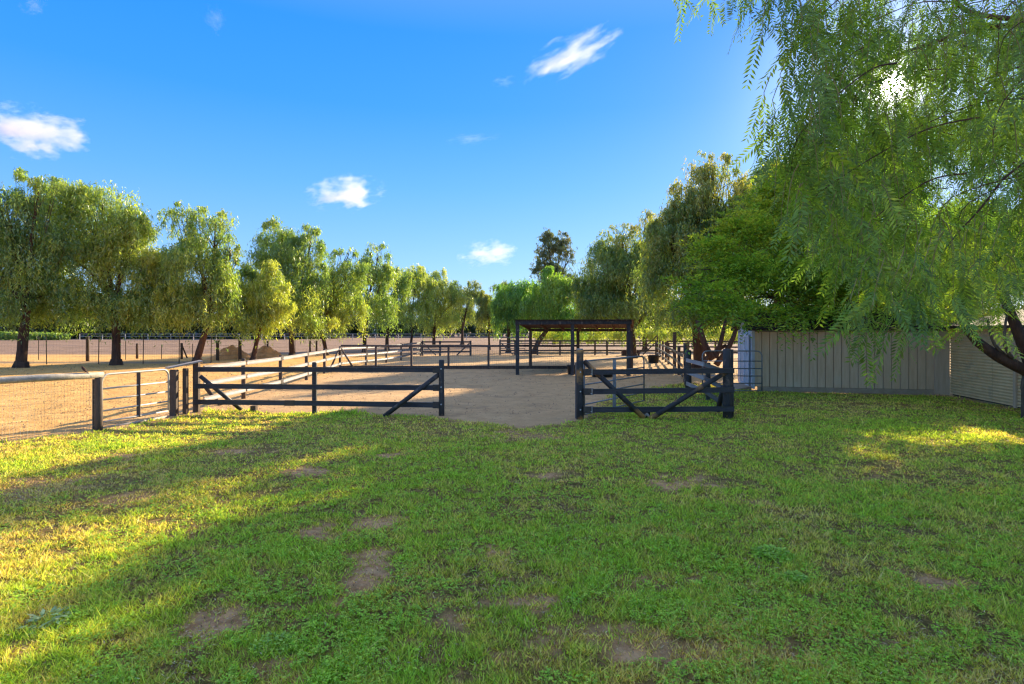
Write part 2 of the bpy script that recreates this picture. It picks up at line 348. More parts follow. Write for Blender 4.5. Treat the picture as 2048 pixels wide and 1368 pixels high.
def track_shade(x, y):
    # grey worn path, and the left tree row's shadow band put into the colour
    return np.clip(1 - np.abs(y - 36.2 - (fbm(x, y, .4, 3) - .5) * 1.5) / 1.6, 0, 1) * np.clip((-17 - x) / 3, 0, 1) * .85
g = link('ground', gridmesh('ground', steps(-24, 15, .19), steps(2, 34, .19), gz, M_dirt, attrs={'track_shade': track_shade}), kind='structure')
def green(x, y):
    return lawnfac(x, y) * (1 - .95 * bare(x, y))
lw = link('lawn', gridmesh('lawn', np.arange(-17, 20.01, .12), np.arange(-4, 22.6, .12), lz, M_lawn, keep=lambda x, y: sdist(x, y) > -.6,
     attrs={'green': green, 'edge': lambda x, y: np.clip((sdist(x, y) - .1) / .6, 0, 1), 'track_shade': lambda x, y: x * 0}), kind='structure')

# grass: blades get wider and sparser with distance, so one mesh covers the lawn
M_grass = leafmat('grass_blades', (.98, .76, .32), (.82, .80, .17), (.54, .78, .09), trans=.45, tcol=(1.5, 1.3, .6), gloss=.015, var=(.3, 1.35))
def lush(x, y):
    n = fbm(x, y, .9, 21, 3) * .6 + fbm(x, y, 3.5, 25, 2) * .4
    strip = np.clip(1 - np.abs(y - (14.0 + (x + 5) * -.12)) / .55, 0, 1) * np.clip((-1.4 - x) / .6, 0, 1) * np.clip((x + 8.6) / .5, 0, 1)
    left = np.clip(1 - np.abs(sdist(x, y)) / .5, 0, 1) * (x < -7.9) * (y > 5)
    rt = np.clip(1 - np.hypot((x - 6.2) / 3.5, (y - 11.5) / 1.6), 0, 1)
    return np.clip(n + .55 * strip + .4 * left + .35 * rt, 0, 1.3)
def grass(nb):
    d = np.exp(rng.uniform(math.log(2.3), math.log(22.5), nb)); x = rng.uniform(-1.12, 1.12, nb) * d * .93 + rng.normal(0, .15, nb)
    lf = lawnfac(x, d); ba = bare(x, d); lu = lush(x, d)
    tuft = fbm(x, d, 8, 31, 3)
    keep = rng.random(nb) < lf * (1 - .82 * ba) * np.clip(.25 + 1.5 * (lu - .22) + (tuft - .5) * 2.2, .08, 1)
    keep &= sdist(x, d) > -.35
    x, d, lu, ba = x[keep], d[keep], lu[keep], ba[keep]; n = len(x)
    z = lz(x, d) - .004
    tf = fbm(x, d, 8, 31, 3); ht = (.013 + .036 * rng.random(n) ** 1.5) * (.5 + .9 * lu) * (1 - .4 * ba) * (.55 + 1.1 * tf)
    tall = rng.random(n) < .035; ht = np.where(tall, ht * 1.9, ht)
    strip = (lu > .95); ht = np.where(strip, ht * 1.9, ht)
    wd = (.0011 * d + .0012) * rng.uniform(.6, 1.3, n)
    az = rng.uniform(0, 2 * np.pi, n); ln = ht * rng.uniform(.2, 1.35, n); th = rng.uniform(0, 2 * np.pi, n)
    v = np.empty((n, 3, 3)); ca, sa = np.cos(az) * wd, np.sin(az) * wd
    v[:, 0] = np.stack([x - ca, d - sa, z], -1); v[:, 1] = np.stack([x + ca, d + sa, z], -1)
    v[:, 2] = np.stack([x + np.cos(th) * ln, d + np.sin(th) * ln, z + ht], -1)
    dry = fbm(x, d, .55, 41, 3) * .55 + fbm(x, d, 4, 43, 2) * .45
    gold = np.clip((-3.6 - x) / 2.5, 0, 1) * np.clip((11.5 - d) / 3, 0, 1)
    tone = np.clip(.67 + (lu - .5) * .9 - (dry - .5) * 1.6 - .35 * ba - .3 * gold + rng.normal(0, .24, n), 0, 1)
    return v.reshape(-1, 3), tone
gv, gt = grass(1150000)
o = link('grass', bigmesh('grass', gv, 3, M_grass, gt)); tag(o, 'short patchy green grass growing over the whole lawn', 'grass', kind='stuff')

# clover and small broad leaves
M_clover = leafmat('clover_leaves', (.66, .76, .10), (.48, .74, .07), (.34, .66, .06), trans=.4, tcol=(1.3, 1.3, .5), gloss=.03)
def clover(nb):
    d = np.exp(rng.uniform(math.log(2.3), math.log(14), nb)); x = rng.uniform(-1.05, 1.05, nb) * d * .93
    nz = fbm(x, d, 1.1, 51, 3) * .5 + fbm(x, d, 4.5, 55, 2) * .5
    keep = (rng.random(nb) < np.clip((nz - .47) * 9, 0, 1)) & (lawnfac(x, d) > .6) & (bare(x, d) < .35)
    x, d = x[keep], d[keep]; n = len(x); z = lz(x, d)
    h = rng.uniform(.012, .05, n); s = rng.uniform(.007, .013, n) * (.75 + .09 * d)
    a0 = rng.uniform(0, 2 * np.pi, n); V = []; T = []; tn = np.clip(rng.normal(.5, .25, n), 0, 1)
    for k in range(3):
        a = a0 + k * 2.094; ti = rng.uniform(-.5, .6, n)
        c = np.stack([x, d, z + h], -1); u = np.stack([np.cos(a), np.sin(a), ti], -1) * s[:, None]; wv = np.stack([-np.sin(a), np.cos(a), rng.uniform(-.3, .3, n)], -1) * s[:, None] * .62
        V.append(np.stack([c, c + u * .75 - wv, c + u * 1.25, c + u * .75 + wv], 1)); T.append(tn)
    return np.concatenate(V).reshape(-1, 3), np.concatenate(T)
cv, ct = clover(95000)
o = link('clover', bigmesh('clover', cv, 4, M_clover, ct)); tag(o, 'bright green clover growing in clumps among the grass', 'clover', kind='stuff')

# dirt clods and litter on the paddock and arena
def clods(nb):
    d = np.exp(rng.uniform(math.log(8), math.log(34), nb)); x = rng.uniform(-1.1, .5, nb) * d
    keep = (sdist(x, d) < -.25) & ((x < -8.3) | (rng.random(nb) < .5)); x, d = x[keep], d[keep]; n = len(x)
    s = rng.uniform(.25, 1, n) ** 2 * (.010 + .0009 * d); z = gz(x, d); a = rng.uniform(0, 6.28, n)
    P = np.array([(1, 0, 0), (-.5, .87, 0), (-.5, -.87, 0), (0, 0, 1.1)]); V = []
    ca, sa = np.cos(a), np.sin(a)
    W = [np.stack([x + s * (p[0] * ca - p[1] * sa), d + s * (p[0] * sa + p[1] * ca), z + s * p[2] - .002], -1) for p in P]
    for f in ((0, 1, 3), (1, 2, 3), (2, 0, 3)): V.append(np.stack([W[i] for i in f], 1))
    return np.concatenate(V).reshape(-1, 3)
M_clod = material('dirt_clods', (.22, .13, .07), (.42, .27, .16), 3, .95)
o = link('dirt_clods', bigmesh('dirt_clods', clods(24000), 3, M_clod)); tag(o, 'small clods of dry earth and droppings on the dirt', 'clods', kind='stuff')

def litter(nb):
    d = np.exp(rng.uniform(math.log(2.3), math.log(20), nb)); x = rng.uniform(-1.05, 1.05, nb) * d * .95
    k = (sdist(x, d) > -1.5) & (rng.random(nb) < np.clip((fbm(x, d, 1.3, 71, 3) - .35) * 3 + .6 * bare(x, d), .05, 1)); x, d = x[k], d[k]; n = len(x)
    z = np.maximum(lz(x, d), gz(x, d)) + rng.uniform(.004, .03, n); a = rng.uniform(0, 6.28, n); L_ = rng.uniform(.012, .05, n) * (.8 + .05 * d); w_ = rng.uniform(.0012, .004, n) * (.8 + .1 * d)
    u = np.stack([np.cos(a), np.sin(a), rng.normal(0, .15, n)], -1) * L_[:, None]; s_ = np.stack([-np.sin(a), np.cos(a), 0 * a], -1) * w_[:, None]; b = np.stack([x, d, z], -1)
    return leaves_quad(b, u, s_), np.clip(rng.normal(.5, .3, n), 0, 1)
M_litter = leafmat('dry_leaves_and_straw', (.12, .06, .03), (.42, .28, .14), (.85, .70, .42), trans=.15, tcol=(1, 1, .8), gloss=.02)
def leaves_quad(b, u, wv):
    return np.stack([b, b + u * .45 + wv, b + u, b + u * .45 - wv], 1).reshape(-1, 3)
lv_, lt_ = litter(60000)
o = link('leaf_litter', bigmesh('leaf_litter', lv_, 4, M_litter, lt_)); tag(o, 'dry straw and fallen brown leaves scattered over lawn and soil', 'litter', kind='stuff')
# broad-leaved weeds
M_weed = leafmat('weed_leaves', (.60, .72, .10), (.46, .70, .08), (.36, .62, .07), trans=.4, tcol=(1.3, 1.3, .5))
M_thistle = leafmat('thistle_leaves', (.52, .60, .26), (.44, .56, .22), (.36, .52, .18), trans=.3, tcol=(1.1, 1.2, .7))
def weed(px, py, r, h, n, ll, lwd, mat, label):
    c = G(px, py); root = thing('weed_plant', label, 'weed', (c.x, c.y, hz(c.x, c.y)), 'weeds standing in the lawn')
    rr = r * np.sqrt(rng.random(n)); a = rng.uniform(0, 6.28, n); x = rr * np.cos(a); y = rr * np.sin(a) * 1.0
    z = h * (1 - (rr / r) ** 2 * .7) * rng.uniform(.45, 1, n)
    aa = a + rng.normal(0, .8, n); el = rng.uniform(-.5, .5, n)
    u = np.stack([np.cos(aa) * np.cos(el), np.sin(aa) * np.cos(el), np.sin(el)], -1) * ll * rng.uniform(.6, 1.2, n)[:, None]
    s = np.stack([-np.sin(aa), np.cos(aa), rng.uniform(-.4, .4, n)], -1) * lwd
    b = np.stack([x, y, z], -1); V = np.stack([b, b + u * .5 - s, b + u, b + u * .5 + s], 1).reshape(-1, 3)
    link('leaves', bigmesh('leaves', V, 4, mat, np.clip(rng.normal(.5, .25, n), 0, 1)), root, kind='stuff')
    m = MB()
    for k in range(14):
        t = random.uniform(0, 6.28); q = random.uniform(.2, .8) * r
        m.tube([(0, 0, -.02), (math.cos(t) * q * .5, math.sin(t) * q * .5, h * .5), (math.cos(t) * q, math.sin(t) * q, h * .8)], [.003, .002, .001], 4)
    link('stems', m.mesh('stems', M_weed), root)
weed(1545, 1115, .17, .07, 520, .032, .011, M_weed, 'low bushy weed with dark green leaves in the lawn, widest of the weeds')
weed(95, 1245, .13, .07, 90, .065, .013, M_thistle, 'grey green thistle rosette with long leaves near the lower left of the lawn')
weed(1590, 1165, .10, .08, 330, .03, .009, M_weed, 'small yellow green weed just below the wide bushy weed')
weed(545, 1290, .13, .05, 260, .026, .009, M_weed, 'clover like weed clump below the large bare patch of soil')

# ------------------------------------------------------------------ fences
RAILP = [(-.018, -.06), (.018, -.06), (.020, -.040), (.010, -.030), (.018, -.018), (.010, -.006), (.018, .006), (.010, .018), (.018, .030), (.018, .045), (.020, .06), (-.018, .06), (-.020, .045), (-.010, .030), (-.018, .018), (-.010, .006), (-.018, -.006), (-.010, -.018), (-.018, -.030), (-.018, -.045)]
_mc = {}
def post_mesh(kind, h, wd, mat):
    k = (kind, round(h, 3), wd, mat.name)
    if k not in _mc:
        m = MB()
        if kind == 'round':
            m.tube([(0, 0, -.25), (0.004, 0, h * .3), (-.004, .003, h * .7), (0, 0, h - .02), (0, 0, h)], [wd * .54, wd * .52, wd * .49, wd * .5, wd * .44], 14)
        else:
            a = wd / 2; c = .008; pr = [(-a + c, -a), (a - c, -a), (a, -a + c), (a, a - c), (a - c, a), (-a + c, a), (-a, a - c), (-a, -a + c)]
            m.extr((0, 0, -.25), (0, 0, h - .015), pr); m.extr((0, 0, h - .015), (0, 0, h), pr, taper=.82)
        _mc[k] = m.mesh('post', mat, kind == 'round')
    return _mc[k]
def put_post(root, x, y, h, wd, kind, mat, lean=(0, 0), label=None):
    r = root.location
    return link('post', post_mesh(kind, h, wd, mat), root, (x - r.x, y - r.y, hz(x, y) - r.z), (lean[0], lean[1], random.uniform(-.1, .1)), label=label)
def wire_mesh(root, p0, p1, z0, z1, dx, dz, r, mat, n=3):
    m = MB(); p0 = Vector(p0); p1 = Vector(p1); L = (p1 - p0).length; k = int(L / dx)
    for i in range(k + 1):
        p = p0.lerp(p1, i / k); m.tube([(p.x, p.y, z0), (p.x, p.y, z1)], r, n)
    q = int((z1 - z0) / dz)
    for j in range(q + 1):
        z = z0 + (z1 - z0) * j / q; m.tube([(p0.x, p0.y, z), (p1.x, p1.y, z)], r, n)
    return part('wire_mesh', m, mat, root, kind='stuff')
def rail_part(root, a, b, mat, label=None, prof=RAILP):
    m = MB(); m.extr(a, b, prof); return part('rail', m, mat, root, label=label)
def bolt(pr, p, r=.018):
    m = MB(); m.lathe([(.0005, .010), (r * .7, .008), (r, 0), (r, -.004)], 10)
    M = Matrix.Rotation(R(90), 4, 'X'); m.v = [tuple(M @ Vector(v) + Vector(p)) for v in m.v]; return part('bolt', m, M_bolt, pr)

# --- front fence, left section
fa, fb = G(393, 825), G(883, 832)
root = thing('rail_fence', 'long black three rail fence section left of the gap, edge of the lawn', 'fence', (fa.x, fa.y, 0))
put_post(root, fa.x, fa.y, 1.24, .13, 'square', M_brown)
mid = fa.lerp(fb, .487); put_post(root, mid.x, mid.y + .09, 1.24, .10, 'square', M_black)
endp = put_post(root, fb.x, fb.y, 1.31, .13, 'round', M_black, label='end post of the fence with three bolts')
dv = (fb - fa).normalized(); nrm = Vector((dv.y, -dv.x, 0))
for zl, zr in ((1.065, 1.09), (.655, .665), (.27, .26)):
    a0 = fa + nrm * .085; b0 = fb - dv * .16 + nrm * .02
    if zl < .3:
        s = a0.lerp(b0, .405); rail_part(root, (a0.x, a0.y, zl), (s.x, s.y, zl), M_rail); s2 = s + dv * .03; rail_part(root, (s2.x, s2.y, zl), (b0.x, b0.y, zr), M_rail)
        sp = s + nrm * .01; m = MB(); m.beam((sp.x - .11, sp.y, zl), (sp.x + .13, sp.y, zl), .05, .135); part('splice_sleeve', m, M_steel, root)
    else: rail_part(root, (a0.x, a0.y, zl), (b0.x, b0.y, zr), M_rail)
    m = MB(); m.beam((b0.x - .04, b0.y, zr), (b0.x + .10, b0.y, zr), .06, .15); br = part('bracket', m, M_steel, root); bolt(br, (fb.x + .0, fb.y - .075, zr + .02))
m = MB(); m.tube([PT(400, 752, fa.y - .12), PT(483, 820, fa.y + .15)], .05, 12); part('brace', m, M_black, root, True)
m = MB(); m.tube([PT(879, 748, fb.y + .05), PT(768, 833, fb.y - .15)], .055, 12); part('brace', m, M_black, root, True)
m = MB(); m.box(PT(508, 817, fa.y + .1) , (.13, .13, .14)); ob = part('deadman_stub', m, M_brown, root)

# --- gate post frame with cap plank
p1, p2 = G(348, 831), G(371, 828)
root = thing('plank_topped_posts', 'two dark square posts under a pale cap plank beside the sunlit pipe gate', 'fence', (p1.x, p1.y, 0))
put_post(root, p1.x, p1.y, 1.09, .15, 'square', M_brown); put_post(root, p2.x, p2.y, 1.10, .10, 'square', M_brown)
m = MB(); m.beam((p1.x - .10, p1.y - .12, 1.13), (fa.x + .10, fa.y + .02, 1.19 + .075), .17, .04); part('cap_plank', m, M_plank, root)

# --- wire mesh paddock fence with round top rail, near left
p0 = G(197, 862); dirn = (Vector((-9.18, 10.2, 0)) - p0).normalized(); q0 = p0 + dirn * 7.6
root = thing('mesh_fence', 'wire mesh fence with thick pale round top rail along the left paddock', 'fence', (p0.x, p0.y, 0))
put_post(root, p0.x, p0.y, 1.07, .13, 'round', M_brown); pz = PT(188, 762, p0.y + .05)
m = MB(); m.tube([(pz.x, pz.y, -.2), (pz.x, pz.y, 1.03)], .032, 8); part('pipe_post', m, M_steel, root)
for k in (3.6, 7.2):
    q = p0 + dirn * k; put_post(root, q.x, q.y, 1.0, .12, 'round', M_brown)
m = MB(); pts = []
for i in range(9):
    t = i / 8; q = p0.lerp(q0, t); pts.append((q.x + .03 * math.sin(i * 2.1), q.y, 1.115 - .028 * t + .01 * math.sin(i * 1.7)))
pts[0] = (p0.x + .06, p0.y + .05, 1.12); m.tube(pts, [.058, .066, .06, .067, .062, .06, .06, .06, .06], 14); part('top_rail', m, M_pole, root, True)
wire_mesh(root, p0, q0, .02, 1.05, .05, .10, .0016, M_wirelit)
# --- bird on the rail
bp = PT(178, 757, 10.95)
tr = pts[0]; fr = (Vector(pts[1]) - Vector(pts[0])); bb = Vector(pts[0]) + fr * .30; bz = bb.z + .060
root = thing('bird', 'small dark brown bird perched on the pale round rail', 'bird', (bb.x, bb.y, bz), rz=R(20))
m = MB()
m.tube([(.035, 0, .005), (.012, 0, .03), (-.012, 0, .058), (-.030, 0, .083), (-.040, 0, .098), (-.047, 0, .112), (-.052, 0, .122), (-.056, 0, .128)], [.006, .019, .027, .024, .016, .017, .013, .004], 12)
link('body', m.mesh('body', M_bird, True), root)
m = MB(); m.extr((.02, 0, .022), (.085, 0, -.035), [(-.012, -.002), (.012, -.002), (.012, .002), (-.012, .002)], taper=.8); link('tail', m.mesh('tail', M_bird), root)
for sg in (-1, 1):
    m = MB(); m.tube([(-.02, sg * .018, .07), (.005, sg * .024, .045), (.04, sg * .012, .005)], [.006, .012, .003], 6); link('wing', m.mesh('wing', M_bird), root)
    m = MB(); m.tube([(-.004, sg * .010, .035), (-.004, sg * .010, .0), (-.02, sg * .012, -.002)], .0016, 4); link('leg', m.mesh('leg', M_birdbelly), root)
m = MB(); m.tube([(-.055, 0, .120), (-.070, 0, .118)], [.005, .0008], 6); link('beak', m.mesh('beak', M_birdbelly), root)

# --- pipe gates
def pipe_gate(label, a, b, zt, zb, nr, r, mat, stiles, left_round=True, right_round=True, wide=.05, dz=0, smat=None):
    a, b = Vector(a), Vector(b); root = thing('pipe_gate', label, 'gate', (a.x, a.y, 0), 'pipe gates')
    u = (b - a).normalized(); c = .16
    pts = [(a.x, a.y, zb)]
    if left_round:
        for k in range(5):
            t = R(22.5 * k); q = a + u * (c - c * math.cos(t)); pts.append((q.x, q.y, zt - c + c * math.sin(t)))
    else: pts.append((a.x, a.y, zt))
    if right_round:
        for k in range(5):
            t = R(90 - 22.5 * k); q = b - u * (c - c * math.cos(t)); pts.append((q.x, q.y, zt + dz - c + c * math.sin(t)))
    else: pts.append((b.x, b.y, zt + dz))
    pts.append((b.x, b.y, zb)); m = MB(); m.tube(pts, r, 10); part('outer_frame', m, mat, root, True)
    for k in range(nr - 1):
        z = zb + (zt - zb) * k / (nr - 1) * (.93 if k else 1); p = a + u * r * .5; q = b - u * r * .5; m = MB()
        m.tube([(p.x, p.y, z), (q.x, q.y, z + dz * k / nr)], r * .85, 8); part('rail', m, mat, root, True)
    for t in stiles:
        q = a.lerp(b, t); m = MB(); m.beam((q.x, q.y, zb - .02), (q.x, q.y, zt - r), wide, .03); part('stile', m, smat or mat, root)
    for z in (zb + .15, zt - .25):
        m = MB(); m.tube([(a.x - u.x * .07, a.y - u.y * .07, z), (a.x, a.y, z)], .015, 6); part('hinge', m, M_steel, root)
    return root
ga = G(203, 858); gb = G(337, 834)
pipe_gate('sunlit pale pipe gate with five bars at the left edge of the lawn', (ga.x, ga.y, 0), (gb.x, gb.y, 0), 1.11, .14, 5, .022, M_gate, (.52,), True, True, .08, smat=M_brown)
m = MB(); m.tube([(ga.x + .03, ga.y - .03, .012), (gb.x, gb.y - .04, .012)], .03, 8); o = link('ground_pipe', m.mesh('ground_pipe', M_pole, True)); tag(o, 'pale pipe lying on the ground under the sunlit gate', 'pipe')
pipe_gate('grey six bar pipe gate swung open behind the short black fence', (1.66, 13.08, 0), (X(1288, 15.7), 15.7, 0), 1.31, .08, 6, .021, M_pipe, (.46,), False, True, .085)
pipe_gate('grey pipe gate standing in front of the white shed door', (X(1405, 18), 18.0, 0), (X(1524, 17.9), 17.9, 0), 1.37, .12, 6, .020, M_pipe, (), True, True)

# --- front fence, right section
fa, fb = G(1160, 838), G(1454, 836)
root = thing('rail_fence', 'short black three rail fence with crossed round braces right of the gap', 'fence', (fa.x, fa.y, 0))
put_post(root, fa.x, fa.y, 1.58, .16, 'round', M_blackworn, label='black gate post with orange patches of bare wood')
put_post(root, fb.x, fb.y, 1.60, .18, 'round', M_black)
put_post(root, fb.x + .13, fb.y + .12, 1.58, .13, 'round', M_black)
m = MB(); m.tube([(fa.x, fa.y, 1.575), (fa.x, fa.y, 1.60)], .07, 12); part('post_cap', m, M_plank, root)
dv = (fb - fa).normalized()
for zl, zr in ((1.07, 1.10), (.63, .66), (.22, .225)):
    a0 = fa + Vector((.24, -.07, 0)); b0 = fb + Vector((.12, -.115, 0))
    rail_part(root, (a0.x, a0.y, zl), (b0.x, b0.y, zr), M_rail)
    m = MB(); m.beam((a0.x - .17, a0.y, zl), (a0.x + .05, a0.y, zl), .055, .15); br = part('bracket', m, M_steel, root); bolt(br, (fa.x, fa.y - .095, zl)); bolt(br, (a0.x, a0.y - .035, zl - .04), .012)
    m = MB(); m.beam((a0.x + .02, a0.y - .03, zl - .075), (a0.x + .02, a0.y - .03, zl + .075), .012, .012, .002); part('staple', m, M_bolt, root)
m = MB(); m.tube([PT(1168, 722, fa.y + .12), PT(1288, 836, fa.y - .12)], [.06, .058], 12); part('brace', m, M_blackworn, root, True)
m = MB(); m.tube([PT(1452, 744, fb.y - .05), PT(1300, 838, fb.y - .30)], [.055, .06], 12); part('brace', m, M_blackworn, root, True)
m = MB(); m.tube([PT(1447, 772, fb.y + .3), PT(1436, 822, fb.y + .7)], [.06, .06], 12); part('brace', m, M_black, root, True)
q = G(1294, 838); m = MB(); m.box((q.x, q.y + .12, .08), (.16, .14, .17), .2); part('deadman_stub', m, M_black, root)
m = MB(); m.beam((q.x - .11, q.y - .0, .02), (q.x + .02, q.y, .13), .02, .05); m.beam((q.x - .02, q.y - .025, .13), (q.x + .09, q.y - .025, .01), .02, .05); part('cross_planks', m, M_plank, root)
m = MB(); gp = G(1152, 836); m.tube([(gp.x, gp.y - .02, -.1), (gp.x, gp.y - .02, 1.28)], .022, 8); part('gate_latch_pipe', m, M_pipedark, root)

# --- receding left fence with the sun's sheen put into the rail colour
LF = [(-7.85, 14.3), (-7.93, 16.8), (-7.98, 19.6), (-8.38, 23.2), (-8.9, 27.0), (-9.16, 30.3), (-8.6, 33.5), (-7.95, 36.0), (-7.6, 39.0), (-7.5, 42.5), (-7.4, 46.0)]
root = thing('rail_fence', 'receding three rail fence with rails coloured pale for sun sheen between paddock and arena', 'fence', (LF[0][0], LF[0][1], 0))
for i, (x, y) in enumerate(LF):
    if i: put_post(root, x, y, 1.16 + random.uniform(-.02, .03), .115, 'round' if i < 3 else 'square', M_brown, (0, random.uniform(-.01, .01)))
    if i < len(LF) - 1:
        x2, y2 = LF[i + 1]
        for z in (1.06, .66, .27):
            e = .06; dx, dy = x2 - x, y2 - y; k = math.hypot(dx, dy); ux, uy = dx / k, dy / k
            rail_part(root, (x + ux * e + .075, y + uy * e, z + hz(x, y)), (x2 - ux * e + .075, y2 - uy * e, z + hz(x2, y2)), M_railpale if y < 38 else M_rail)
            if 0 < i < 6: m = MB(); m.beam((x2 + .075 - ux * .18, y2 - uy * .18, z), (x2 + .075 - ux * .02, y2 - uy * .02, z), .05, .14); part('bracket', m, M_steel, root)
for s in ((-.25, -.9), (.9, -.5)):
    m = MB(); m.tube([(-9.16 + s[0] * .05, 30.3 + s[1] * .05, 1.1), (-9.16 + s[0] * 1.0, 30.3 + s[1] * 1.0, 0)], .05, 8); part('brace', m, M_brown, root, True)
m = MB(); m.tube([PT(412, 776, 14.9), PT(442, 812, 15.3)], .05, 10); part('brace', m, M_brown, root, True)

# --- cross fence with wire mesh
root = thing('mesh_fence', 'brown post fence with a single top rail and wire mesh crossing the arena', 'fence', (X(680, 30.2), 30.2, 0))
CF = [752, 823, 897, 977]
for px in CF: put_post(root, X(px, 30.1), 30.1, 1.17, .11, 'square', M_brown)
xs0, xs1 = X(682, 30.1), X(1152, 30.1)
prev = (xs0, 30.1)
for px in (897, 1062, 1155):
    m = MB(); x = X(px, 30.1); m.tube([(prev[0], 30.1, 1.22), ((prev[0] + x) / 2, 30.1, 1.205), (x, 30.1, 1.225)], .055, 10); part('top_rail', m, M_brown, root, True); prev = (x, 30.1)
wire_mesh(root, (xs0, 30.02, 0), (xs1, 30.02, 0), .12, 1.17, .10, .10, .0035, M_wire)
m = MB(); m.beam((xs0, 30.0, .09), (xs1, 30.0, .09), .05, .17); part('kick_board', m, M_brown, root)

# --- far end of the arena
def panel_fence(label, xs, y, rails, mat, h=1.2, wd=.12, brace=True, dy=0.0):
    root = thing('rail_fence', label, 'fence', (xs[0], y, 0)); n = len(xs) - 1
    for i, x in enumerate(xs): put_post(root, x, y + dy * i, h, wd, 'square', mat)
    for i in range(n):
        for z in rails: rail_part(root, (xs[i] + .05, y - .08 + dy * i, z), (xs[i + 1] - .05, y - .08 + dy * (i + 1), z), M_rail)
    if brace:
        m = MB(); m.tube([(xs[0] + .1, y, 1.0), (xs[0] + 1.1, y - .1, .05)], .05, 8); part('brace', m, mat, root)
        m = MB(); m.tube([(xs[-1] - .1, y, 1.0), (xs[-1] - 1.1, y - .1, .05)], .05, 8); part('brace', m, mat, root)
    return root
panel_fence('short dark rail fence panel left of the far arena opening', [X(845, 46), X(880, 46), X(941, 46)], 46, (1.12, .72, .33), M_black, 1.22, .15)
panel_fence('long dark three rail fence behind the canopy at the far end of the arena', [X(p, 47) for p in (1000, 1030, 1075, 1120, 1155, 1190, 1214, 1262, 1312)], 47, (1.18, .78, .40), M_black, 1.25, .13)
panel_fence('dark rail fence between the pepper trunks and the shed', [X(p, 44) for p in (1335, 1372, 1420, 1462, 1510)], 44, (1.2, .8, .4), M_brown, 1.25, .13, False, -.6)
panel_fence('distant weathered rail fence beyond the far arena fence', [X(1020 + 52 * i, 74) for i in range(10)], 74, (1.15, .75, .4), M_brown, 1.25, .12, False)
pipe_gate('small dark pipe gate with rounded corner beside the far opening of the arena', (X(1001, 46.4), 46.4, 0), (X(1050, 46.4), 46.4, 0), 1.46, .2, 4, .03, M_pipedark, (), True, False)

# --- receding right fence
RF = [(5.72, 16.6, 1.10), (5.95, 19.2, 1.35), (6.8, 22.3, 1.55), (7.63, 26.0, 1.33), (8.4, 29.4, 1.95), (9.35, 34, 1.3), (10.0, 37, 1.3), (10.55, 39.8, 1.3), (11.3, 43.5, 1.35), (11.9, 46.5, 1.8)]
root = thing('rail_fence', 'receding dark rail fence with uneven posts right of the arena', 'fence', (RF[0][0], RF[0][1], 0))
for i, (x, y, h) in enumerate(RF):
    thick = i in (1, 2); put_post(root, x, y, h, (.20 if i == 1 else .16) if thick else (.15 if i == 4 else .115), 'round' if thick else 'square', M_blackworn if i == 2 else M_black if i < 3 else M_brown)
    if i < len(RF) - 1:
        x2, y2, _h = RF[i + 1]
        for z in (1.02, .62, .24): rail_part(root, (x - .09, y + .08, z), (x2 - .09, y2 - .08, z), M_rail if i > 0 else M_railpale, None)  # nearest span also has the sun sheen put into its colour
x, y = fb.x + .05, fb.y + .2
for z in (1.02, .62, .24): rail_part(root, (x + .02, y, z), (5.62, 16.55, z), M_rail)
m = MB(); m.tube([(11.9, 46.4, 1.7), (10.2, 46.2, .1)], .05, 8); part('brace', m, M_brown, root)

# --- shade canopy
root = thing('shade_canopy', 'dark open sided shade canopy on six posts over the arena', 'canopy', (X(1035, 25.9), 25.9, 0))
fr = [(X(p, 25.9), 25.9) for p in (1035, 1145, 1257)]; bk = [(X(p, 30.1), 30.1) for p in (1061, 1156, 1263)]
for (x, y) in fr: put_post(root, x, y, 2.44, .16, 'square', M_black)
for (x, y) in bk: put_post(root, x, y, 2.10, .15, 'square', M_black if x > 2 else M_brown)
def roofz(y): return 2.50 - (y - 25.7) / 4.7 * .36
m = MB(); m.beam((fr[0][0] - .1, 25.78, 2.40), (fr[2][0] + .12, 25.78, 2.42), .05, .22); part('front_beam', m, M_black, root)
m = MB(); m.beam((bk[0][0] - .1, 30.2, 2.05), (bk[2][0] + .1, 30.2, 2.05), .05, .15); part('rear_beam', m, M_black, root)
for i in range(7):
    t = i / 6; xa = fr[0][0] + (fr[2][0] - fr[0][0]) * t; xb = bk[0][0] + (bk[2][0] - bk[0][0]) * t; m = MB()
    m.beam((xa, 25.83, roofz(25.83) - .09), (xb, 30.17, roofz(30.17) - .09), .05, .12); part('rafter', m, M_rust, root)
m = MB(); nco = 60; v = []
for j, (y, xa, xb) in enumerate(((25.6, fr[0][0] - .15, fr[2][0] + .18), (30.4, bk[0][0] - .15, bk[2][0] + .18))):
    for k in range(nco * 2 + 1): v.append((xa + (xb - xa) * k / (nco * 2), y, roofz(y) + (.018 if k % 2 else 0)))
nn = nco * 2 + 1
m.add(v + [(a_, b_2, c_2 - .006) for a_, b_2, c_2 in v], [(k, k + 1, nn + k + 1, nn + k) for k in range(nn - 1)] + [(2 * nn + k, 3 * nn + k, 3 * nn + k + 1, 2 * nn + k + 1) for k in range(nn - 1)])
part('corrugated_roof', m, M_rust, root)

